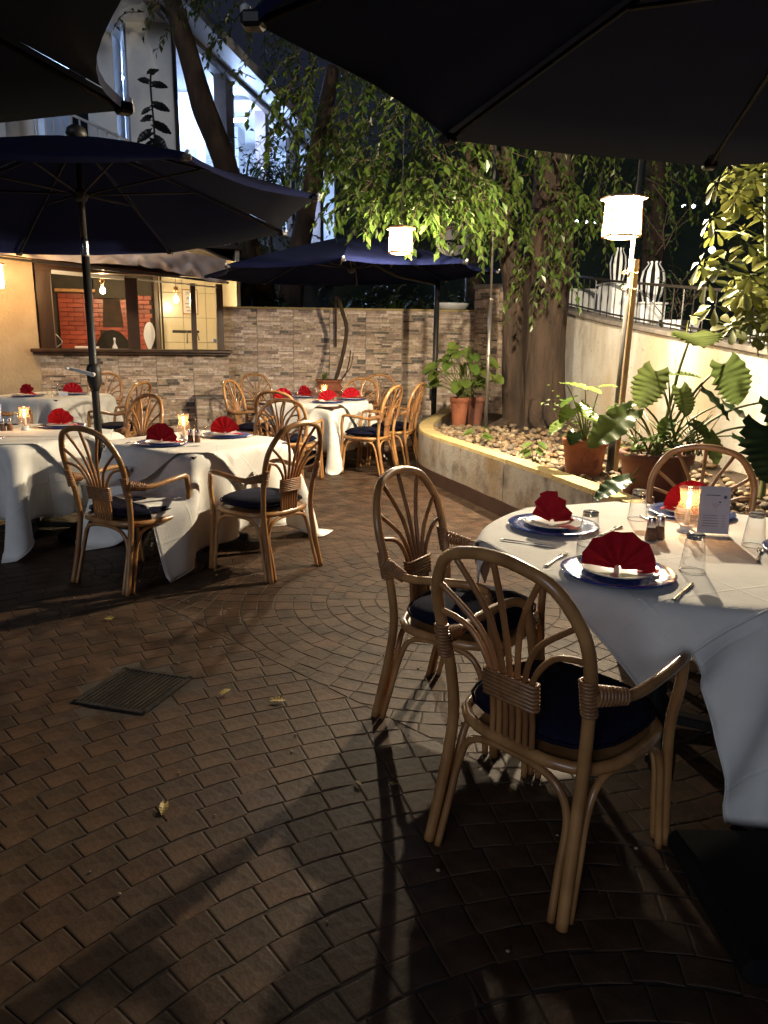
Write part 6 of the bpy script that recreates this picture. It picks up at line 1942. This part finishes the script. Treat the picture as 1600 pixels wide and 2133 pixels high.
# pot with relief and taro-like plant
pot('terracotta pot with a moulded oval medallion, on the planter edge', (1.60, 5.92, 0.44), 0.135, 0.175, 0.30, M['terracotta'], relief=True)
p1 = thing('arum_plant', 'light green arrow-leaved plant in the medallion pot', 'plant', (1.60, 5.92, 0.72), 0, 'potted leafy plants')
rt_ = (1.60, 5.92, 0.70)
for (b, t, u, kind, mat, w_) in (((1.40, 5.85, 1.17), (1.53, 5.70, 1.16), (0, 0, 1), 'heart', 'lime', 1.0), ((1.56, 5.9, 1.14), (1.66, 5.78, 1.12), (0.1, -.2, 1), 'heart', 'lime', 1.0), ((1.44, 5.8, 0.98), (1.33, 5.66, 0.90), (0, -.5, 1), 'heart', 'lime', 0.8),
    ((1.50, 5.8, 1.02), (1.55, 5.66, 0.93), (0.2, -.7, 0.8), 'heart', 'lime', 0.9), ((1.68, 5.9, 1.15), (1.80, 5.84, 1.17), (0, -.1, 1), 'heart', 'lime', 0.9), ((1.50, 6.0, 1.05), (1.42, 6.1, 0.98), (0, 0, 1), 'heart', 'broad', 1),
    ((1.56, 5.75, 0.94), (1.64, 5.62, 0.90), (0, -.4, 1), 'heart', 'broad', 0.9), ((1.40, 5.95, 0.86), (1.30, 5.86, 0.78), (-.3, -.3, 1), 'heart', 'broad', 0.9), ((1.70, 5.75, 0.90), (1.78, 5.62, 0.84), (0, -.4, 1), 'heart', 'deep_green', 1),
    ((1.66, 5.72, 0.82), (1.58, 5.60, 0.76), (0, -.5, 1), 'heart', 'lime', 0.9), ((1.48, 5.78, 0.80), (1.42, 5.66, 0.73), (0, -.5, 1), 'heart', 'deep_green', 0.9)):
    put_leaf(p1, kind, mat, b, t, u, rt_, w_, 0.0055)
fe = MB()
for i in range(16):
    a = rs.uniform(0, 6.3); twig(fe, None, (0, 0, 0), (cos(a) * .5, sin(a) * .5, 1), rs.uniform(.25, .55), 0.05, 9, rs, 0.6)
tag(fe.build('small_leaves', M['broad'], p1), kind='stuff')

# big dark pot with split-leaf philodendron
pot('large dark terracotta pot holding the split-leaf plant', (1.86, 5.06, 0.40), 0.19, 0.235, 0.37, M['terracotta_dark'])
p2 = thing('split_leaf_plant', 'large philodendron with deeply toothed leaves in the dark pot', 'plant', (1.86, 5.06, 0.76), 0, 'potted leafy plants')
rt_ = Vector((1.90, 5.06, 0.74))
for (b, t, u, kind, mat, w_, r) in (
    ((2.07, 5.20, 1.555), (2.05, 4.92, 1.50), (0, 0.25, 1), 'lobed', 'philodendron', 1.45, 0.011),
    ((2.27, 5.10, 1.36), (2.38, 5.02, 1.10), (0.15, -1, 0.35), 'lobed', 'philodendron', 1.25, 0.011),
    ((1.77, 4.98, 1.31), (1.66, 4.90, 1.08), (-0.15, -0.85, 0.6), 'lobed', 'philodendron', 1.05, 0.009),
    ((1.64, 4.95, 1.06), (1.31, 4.75, 0.86), (-0.2, -0.75, 0.8), 'long', 'philodendron', 1.1, 0.009),
    ((1.70, 5.0, 1.10), (1.48, 5.0, 1.04), (0, -0.4, 1), 'long', 'philodendron', 1.0, 0.008),
    ((1.95, 5.0, 1.20), (2.00, 4.92, 1.03), (0, -0.9, 0.6), 'lobed', 'philodendron', 0.95, 0.008),
    ((2.09, 5.0, 1.20), (2.29, 4.92, 1.02), (0.3, -0.4, 1), 'long', 'deep_green', 1.2, 0.008),
    ((2.27, 5.05, 1.10), (2.56, 5.0, 0.93), (0.2, -0.3, 1), 'long', 'deep_green', 1.1, 0.008),
    ((1.92, 5.15, 1.28), (2.13, 5.1, 1.29), (0, -0.1, 1), 'lobed', 'philodendron', 0.8, 0.007),
    ((2.50, 4.90, 0.97), (2.52, 4.72, 0.62), (0.1, -1, 0.5), 'lobed', 'deep_green', 1.35, 0.009),
    ((2.62, 5.1, 1.12), (2.75, 5.0, 0.85), (0.2, -1, 0.4), 'lobed', 'deep_green', 1.1, 0.009),
    ((2.12, 4.88, 0.92), (2.16, 4.76, 0.74), (0.1, -.8, 0.6), 'long', 'philodendron', 1.3, 0.007),
    ((2.30, 4.92, 0.90), (2.46, 4.82, 0.80), (0.1, -.3, 1), 'long', 'deep_green', 1.1, 0.007),
    ((1.62, 4.84, 0.62), (1.36, 4.72, 0.52), (-.1, -.5, 1), 'long', 'deep_green', 1.0, 0.006),
    ((2.02, 4.9, 0.98), (2.12, 4.82, 0.90), (0, -.5, 1), 'heart', 'broad', 0.9, 0.006),
    ((1.86, 4.88, 1.00), (1.78, 4.8, 0.90), (0, -.5, 1), 'heart', 'lime', 0.9, 0.006)):
    put_leaf(p2, kind, mat, b, t, u, rt_ + Vector((rs.uniform(-.1, .12), rs.uniform(-.08, .08), 0)), w_, r)
fe = MB()
for i in range(46):
    a = rs.uniform(0, 6.3); q = Vector((rs.uniform(-.15, .3), rs.uniform(-.15, .1), 0)); d = Vector((cos(a) * .6, sin(a) * .6, 1)).normalized(); l = rs.uniform(.12, .34)
    fe.add(*tube([q, q + d * l * .6, q + d * l + Vector((cos(a), sin(a), 0)) * .05], [.006, .005, .003], 4))
tag(fe.build('stems_and_roots', M['stem'], p2), kind='stuff')
fe = MB()
for i in range(30):
    a = rs.uniform(0, 6.3); q = Vector((rs.uniform(-.2, .3), rs.uniform(-.2, .1), rs.uniform(0, .12)))
    leaf4(fe, q, Vector((cos(a), sin(a), rs.uniform(-.2, .6))), Vector((0, -.4, 1)), rs.uniform(.07, .14), .03, rs)
tag(fe.build('small_leaves', M['broad'], p2), kind='stuff')

# caladium in two small pots at the far end
pot('small terracotta pot of the leafy plant beside the umbrella mast', (0.92, 9.35, 0.43), 0.085, 0.115, 0.36, M['terracotta'])
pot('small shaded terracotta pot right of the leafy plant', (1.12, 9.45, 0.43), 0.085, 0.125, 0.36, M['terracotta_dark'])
p3 = thing('heart_leaf_plant', 'bright lime heart-leaved plant in the small pots by the tiled wall', 'plant', (0.98, 9.38, 0.78), 0, 'potted leafy plants')
for i in range(44):
    a = rs.uniform(0, 2 * pi); r = rs.uniform(0.1, 0.46); z = 0.82 + rs.uniform(0.0, 0.62) * (1 - (r / 0.62) ** 2)
    b = Vector((0.95 + r * cos(a) * 1.0, 9.36 + r * sin(a) * 0.7, z + 0.08)); L = rs.uniform(0.13, 0.21)
    t = b + Vector((cos(a) * 0.6, sin(a) * 0.6 - 0.5, rs.uniform(-0.7, 0.15))).normalized() * L
    put_leaf(p3, 'heart', rs.choice(('lime', 'lime', 'broad', 'broad')), b, t, (rs.uniform(-.3, .3), rs.uniform(-.7, 0), 1), (0.95 + rs.uniform(-.05, .15), 9.38, 0.78), 0.95, 0.0045)

# weeds among the pebbles
for i, (x, y, lab) in enumerate(((1.34, 6.6, 'small weed sprouting from the pebbles left of the medallion pot'), (0.95, 7.6, 'tiny seedling in the pebbles near the thin pole'), (1.9, 7.4, 'leafy seedling before the tree base'))):
    t = thing('seedling', lab, 'weed', (x, y, 0.40), 0, 'weeds in the planter')
    for k in range(6):
        a = rs.uniform(0, 6.3); b = Vector((x + 0.07 * cos(a), y + 0.07 * sin(a), 0.40 + rs.uniform(.10, .22)))
        put_leaf(t, 'heart', 'broad', b, b + Vector((cos(a), sin(a), -.3)) * 0.10, (0, -.3, 1), (x, y, 0.40), 0.7, 0.003)

# ------------------------------------------------------------------ shrub at the right edge
sf = thing('schefflera_shrub', 'tall umbrella-leaf shrub lit yellow-green at the right edge', 'shrub', (2.75, 5.3, 0.38))
wd, lf = MB(), MB()
o5 = Vector((2.75, 5.3, 0.38))
wd.add(*tube(crom([Vector(p) - o5 for p in ((2.75, 5.3, 0.3), (2.72, 5.3, 1.1), (2.6, 5.25, 1.7), (2.5, 5.2, 2.2), (2.4, 5.2, 2.9))], 4), 0.022, 7))
wd.add(*tube(crom([Vector(p) - o5 for p in ((2.7, 5.3, 1.2), (2.85, 5.3, 1.8), (2.9, 5.2, 2.6))], 4), 0.016, 7))
heads = []
for i in range(74):
    u = rs.random()
    z = 1.62 + 1.18 * rs.random()
    x = 2.52 + rs.gauss(0, 0.22) + (0.06 if z < 1.9 else 0); y = 5.15 + rs.gauss(0, 0.22)
    if x < 2.02 or (z > 2.05 and z < 2.3 and x < 2.25): continue
    heads.append((x, y, z))
heads += [(2.06, 5.15, 2.02), (2.10, 5.1, 1.90), (2.12, 5.2, 2.30), (2.09, 5.1, 2.50), (2.16, 5.1, 1.74), (2.3, 5.1, 1.60), (2.45, 5.1, 1.56), (2.2, 5.2, 2.62), (2.18, 5.0, 2.42)]
for (x, y, z) in heads:
    hd_ = Vector((x, y, z)) - o5
    c0 = Vector((2.55, 5.22, min(z - 0.15, 2.6))) - o5
    wd.add(*tube([c0, c0.lerp(hd_, 0.6) + Vector((0, 0, 0.02)), hd_], [0.005, 0.004, 0.003], 4))
    ax = (hd_ - c0 + Vector((0, -0.12, 0.10))).normalized(); e1 = ax.cross(Vector((0, 0, 1)))
    e1 = e1.normalized() if e1.length > .05 else Vector((1, 0, 0)); e2 = ax.cross(e1)
    n = rs.randint(6, 9); drp = rs.uniform(-0.5, 0.35)
    for k in range(n):
        a = 2 * pi * k / n + rs.uniform(-.2, .2)
        d = (e1 * cos(a) + e2 * sin(a) + ax * drp + Vector((0, 0, -0.2))).normalized()
        L = rs.uniform(0.085, 0.135)
        b = hd_ + d * 0.025
        # obovate leaflet
        s = d.cross(ax).normalized(); nrm = s.cross(d)
        w_ = L * rs.uniform(0.18, 0.25)
        pts = [(0, 0), (0.35, 0.55), (0.7, 1.0), (0.92, 0.75), (1.0, 0.0)]
        V = [b]
        for (t, q) in pts[1:-1]:
            c = b + d * L * t - nrm * L * 0.10 * t * t; V += [c + s * w_ * q + nrm * 0.006 * q, c, c - s * w_ * q + nrm * 0.006 * q]
        V.append(b + d * L - nrm * L * 0.11)
        lf.add(V, [(0, 1, 2), (0, 2, 3), (1, 4, 5, 2), (2, 5, 6, 3), (4, 7, 8, 5), (5, 8, 9, 6), (7, 10, 8), (8, 10, 9)])
tag(wd.build('branches', M['stem'], sf), kind='stuff'); tag(lf.build('foliage', M['umbrella_leaf'], sf), kind='stuff')

# rubber plant silhouette on the upper floor
rp = thing('rubber_plant', 'rubber plant with big oval leaves silhouetted before the pale wall, upper left', 'plant', (-3.36, 11.5, 3.6))
mb = MB()
stem = [Vector((0, 0, -3.7)), Vector((0.0, 0, 0.0)), Vector((0.02, 0, 0.7)), Vector((0.0, 0, 1.25)), Vector((0.02, 0, 1.5))]
sub('stem', rp, M['dark_bark'], tube(crom(stem, 4), 0.014, 6), smooth=True)
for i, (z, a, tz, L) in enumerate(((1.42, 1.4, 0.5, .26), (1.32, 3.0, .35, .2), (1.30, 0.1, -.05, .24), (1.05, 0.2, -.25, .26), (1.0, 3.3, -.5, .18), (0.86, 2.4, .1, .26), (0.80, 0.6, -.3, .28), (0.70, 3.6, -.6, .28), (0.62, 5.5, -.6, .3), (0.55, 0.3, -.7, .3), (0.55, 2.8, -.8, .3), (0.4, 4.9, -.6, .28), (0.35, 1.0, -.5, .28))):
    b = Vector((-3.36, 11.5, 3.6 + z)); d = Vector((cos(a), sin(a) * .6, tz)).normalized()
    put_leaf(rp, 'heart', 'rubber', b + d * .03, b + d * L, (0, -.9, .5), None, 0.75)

# ------------------------------------------------------------------ terracotta jar with driftwood by the wall
jar = thing('terracotta_jar', 'wide terracotta jar with flared neck behind the far table', 'pot', (-0.83, 11.0, 0), 0)
sub('body', jar, M['terracotta'], lathe([(0.15, 0.0), (0.20, 0.05), (0.265, 0.35), (0.275, 0.55), (0.25, 0.72), (0.18, 0.80)], 32, True, False), smooth=True)
sub('neck', jar, M['terracotta'], lathe([(0.18, 0.80), (0.165, 0.825), (0.185, 0.86), (0.205, 0.875), (0.20, 0.89), (0.15, 0.88)], 32, False, False), smooth=True)
sub('soil', jar, M['soil'], lathe([(0.01, 0.86), (0.17, 0.85)], 20, True, False))
dw = thing('driftwood', 'bare driftwood branch standing in the terracotta jar', 'branch', (-0.74, 11.02, 0.85))
sub('stem', dw, M['bark'], tube(crom([(-0.05, 0, -0.1), (0.05, 0, 0.18), (0.13, 0, 0.5), (0.16, 0.02, 0.78), (0.10, 0, 1.0), (0.04, 0, 1.22)], 5), [0.028, 0.030, 0.028, 0.026, 0.030] * 5 + [0.02], 8), smooth=True)
sub('side_branch', dw, M['bark'], tube(crom([(0.02, 0, 0.0), (0.14, 0, 0.10), (0.20, 0, 0.3), (0.22, 0, 0.46)], 4), 0.009, 6), tube(crom([(0.12, 0, 0.1), (0.22, 0.02, 0.22), (0.26, 0, 0.42)], 4), 0.006, 6), smooth=True)
hr = thing('hanging_rod', 'straight dark rod hung against the tiled wall beside the driftwood', 'rod', (-0.80, 11.74, 0))
sub('rod', hr, M['bark'], bar((0.02, 0, 2.10), (0.02, 0, 1.35), 0.03, 0.03, 0.004))
sub('wall_hook', hr, M['iron'], bar((0.02, 0, 1.95), (0.02, 0.08, 1.95), 0.012, 0.012))
sn = thing('spiky_succulent', 'small spiky succulent growing in the terracotta jar', 'plant', (-0.90, 10.98, 0.85))
for k in range(16):
    a = rs.uniform(0, 6.3); d = Vector((cos(a) * .4, sin(a) * .4, 1)).normalized(); l = rs.uniform(.12, .26); s = Vector((-sin(a), cos(a), 0)) * .009
    sub('spike', sn, M['broad'], ([-s, s, d * l * .6 + s * .8, d * l, d * l * .6 - s * .8], [(0, 1, 2, 4), (4, 2, 3)]))
wb = thing('white_bowl', 'shallow white stone bowl on top of the tiled wall', 'bowl', (1.0, 12.02, 1.93))
sub('basin', wb, M['white_paint'], lathe([(0.16, 0.0), (0.22, 0.02), (0.27, 0.07), (0.28, 0.10), (0.26, 0.10), (0.22, 0.06), (0.05, 0.05)], 32), smooth=True)

# ------------------------------------------------------------------ terrace furniture: urns, blocks, planters
def striped(label, c, prof, name, cat, stripe_count=9, h=1.0, s=1.0, seg=36, group='black and white striped urns'):
    t = thing(name, label, cat, c, 0, group)
    V, F = lathe(prof, seg, True, False)
    mbw = MB()
    for q in F:
        k = q[0] % seg if len(q) == 4 else 0
        mi = 1 if len(q) == 4 and (k * stripe_count // seg * 1.0) % 1 == 0 and ((k * stripe_count) % seg) < stripe_count * 1.4 else 0
        mbw.add([V[i] for i in q], [tuple(range(len(q)))], smooth=True, mi=mi)
    mbw.build('body', [M['gloss_white'], M['black_paint']], t)
    return t
UR = [(0.085, 0.0), (0.10, 0.02), (0.135, 0.15), (0.15, 0.28), (0.13, 0.38), (0.085, 0.44), (0.07, 0.46), (0.085, 0.485), (0.08, 0.49), (0.05, 0.48)]
striped('black and white striped urn on a white pedestal beyond the railing', (3.17, 9.3, 1.935), UR, 'striped_urn', 'urn')
striped('striped vase partly hidden by the lantern pole beyond the railing', (2.98, 10.1, 2.20), [(r * 0.75, z * 0.95) for r, z in UR], 'striped_urn', 'urn')
striped('wide striped planter bowl low behind the railing', (3.18, 8.45, 1.36), [(0.14, 0), (0.17, 0.03), (0.24, 0.22), (0.28, 0.36), (0.26, 0.37), (0.2, 0.3)], 'striped_bowl', 'planter', 7)
striped('white striped planter behind the railing at the right edge', (3.98, 8.0, 1.20), [(0.14, 0), (0.17, 0.03), (0.20, 0.3), (0.20, 0.56), (0.18, 0.57), (0.15, 0.5)], 'striped_bowl', 'planter', 7)
for (lab, c, s, mat) in (('white square pedestal under the striped urn', (3.14, 9.3, 1.68), (0.30, 0.34, 0.50), 'white_paint'),
                         ('glossy white block left of the lantern pole beyond the railing', (2.93, 9.85, 1.82), (0.34, 0.5, 0.74), 'gloss_white'),
                         ('long pale green-grey low wall beyond the railing', (3.0, 11.6, 1.80), (1.5, 0.15, 0.85), 'white_paint')):
    t = thing('terrace_block', lab, 'block', (c[0], c[1], c[2] - s[2] / 2), 0.1)
    sub('body', t, M[mat], boxm((0, 0, s[2] / 2), s, 0.015)); sub('cap', t, M[mat], boxm((0, 0, s[2] + 0.012), (s[0] + 0.04, s[1] + 0.04, 0.024), 0.006))
for (x, y, z, lab, n) in ((3.18, 8.45, 1.70, 'dark shrub growing in the wide striped bowl', 14), (3.17, 9.3, 2.42, 'thin bare-stemmed plant in the striped urn', 5), (4.3, 9.4, 1.2, 'dark shrub filling the corner behind the railing', 26)):
    shrub_at(lab, (x, y, z), n, 0.55 if n > 6 else 0.9, 0.07, 0.5, 'deep_green', 'terrace_shrub', 'terrace plants')

# restaurant sign
M['sign_face'] = pmat('sign_face', (0.72, 0.60, 0.58), None, rough=0.5)
M['sign_red'] = pmat('sign_red', (0.40, 0.05, 0.06), None, rough=0.5)
sg = thing('restaurant_sign', 'round pinkish sign with red ring and black ribbon half hidden by leaves', 'sign', (1.02, 12.6, 3.06), radians(-6))
V = [(0.27 * cos(a), 0, 0.27 * sin(a)) for a in [2 * pi * i / 36 for i in range(36)]]
sub('board', sg, M['sign_face'], (V + [(v[0], 0.02, v[2]) for v in V], [tuple(range(36)), tuple(range(71, 35, -1))] + [(i, (i + 1) % 36, 36 + (i + 1) % 36, 36 + i) for i in range(36)]))
sub('red_ring', sg, M['sign_red'], ([((0.15 if k else 0.125) * cos(a), -0.004, (0.15 if k else 0.125) * sin(a) + 0.02) for k in (0, 1) for a in [2 * pi * i / 30 for i in range(30)]], [(i, (i + 1) % 30, 30 + (i + 1) % 30, 30 + i) for i in range(30)]))
sub('ribbon', sg, M['black_paint'], boxm((0.0, -0.008, -0.07), (0.40, 0.008, 0.10), 0.003, Matrix.Rotation(radians(-8), 3, 'Y')))
text('LA DO', 0.085, M['sign_face'], sg, (-0.07, -0.0135, -0.085), (pi / 2, radians(-8) * -1, 0))
text('RI', 0.085, M['black_paint'], sg, (-0.155, -0.004, 0.155), (pi / 2, radians(-38), 0))
sub('red_swash', sg, M['sign_red'], bar((0.02, -0.006, -0.15), (0.10, -0.006, 0.05), 0.006, 0.05))
sub('post', sg, M['grey_metal'], tube([(0.26, 0.05, -3.0), (0.26, 0.05, 0.3)], 0.02, 8), smooth=True)

# ------------------------------------------------------------------ litter on the paving
M['dry_leaf'] = leaf_mat('dry_leaf', (0.45, 0.36, 0.10), (0.38, 0.25, 0.08), 20, 0.5, 0.2)
rs = random.Random(5)
for i, (x, y, s, lab) in enumerate(((-0.455, 2.86, 0.055, 'fallen yellow leaf on the paving right of the drain'), (-0.68, 2.91, 0.045, 'curled dry leaf just right of the drain grate'), (0.04, 2.265, 0.045, 'pale fallen leaf by the left chair shadow'),
                                    (-0.07, 2.265, 0.03, 'small green-yellow leaf on the dark paving'), (-0.70, 2.14, 0.05, 'pale green leaf lying in the arched shadow'), (-1.45, 3.75, 0.05, 'brown dry leaf on the paving left of the middle chair'), (-1.12, 1.55, 0.07, 'dark crumpled leaf at the lower left'))):
    o = link('fallen_leaf', BL[('heart', 'lime')][0].copy()); o.data.materials.clear(); o.data.materials.append(M['dry_leaf'])
    o.location = (x, y, 0.012); o.rotation_euler = (rs.uniform(-.3, .3), rs.uniform(-.3, .3), rs.uniform(0, 6)); o.scale = (s * 0.7, s, s * 1.3)
    tag(o, lab, 'leaf', 'fallen leaves')
me, geo = PB[1]
gravel = MB()
for i in range(70):
    x, y = rs.uniform(-1.8, 0.9), rs.uniform(1.1, 5.5)
    s = rs.uniform(0.004, 0.0085); gravel.add(geo[0], geo[1], mat=Matrix.Translation((x, y, s * 0.6 + 0.001)) @ Matrix.Scale(s, 4))
tag(gravel.build('scattered_seeds', M['pebble'][1]), 'tiny pale seeds scattered over the paving', 'seeds', kind='stuff')
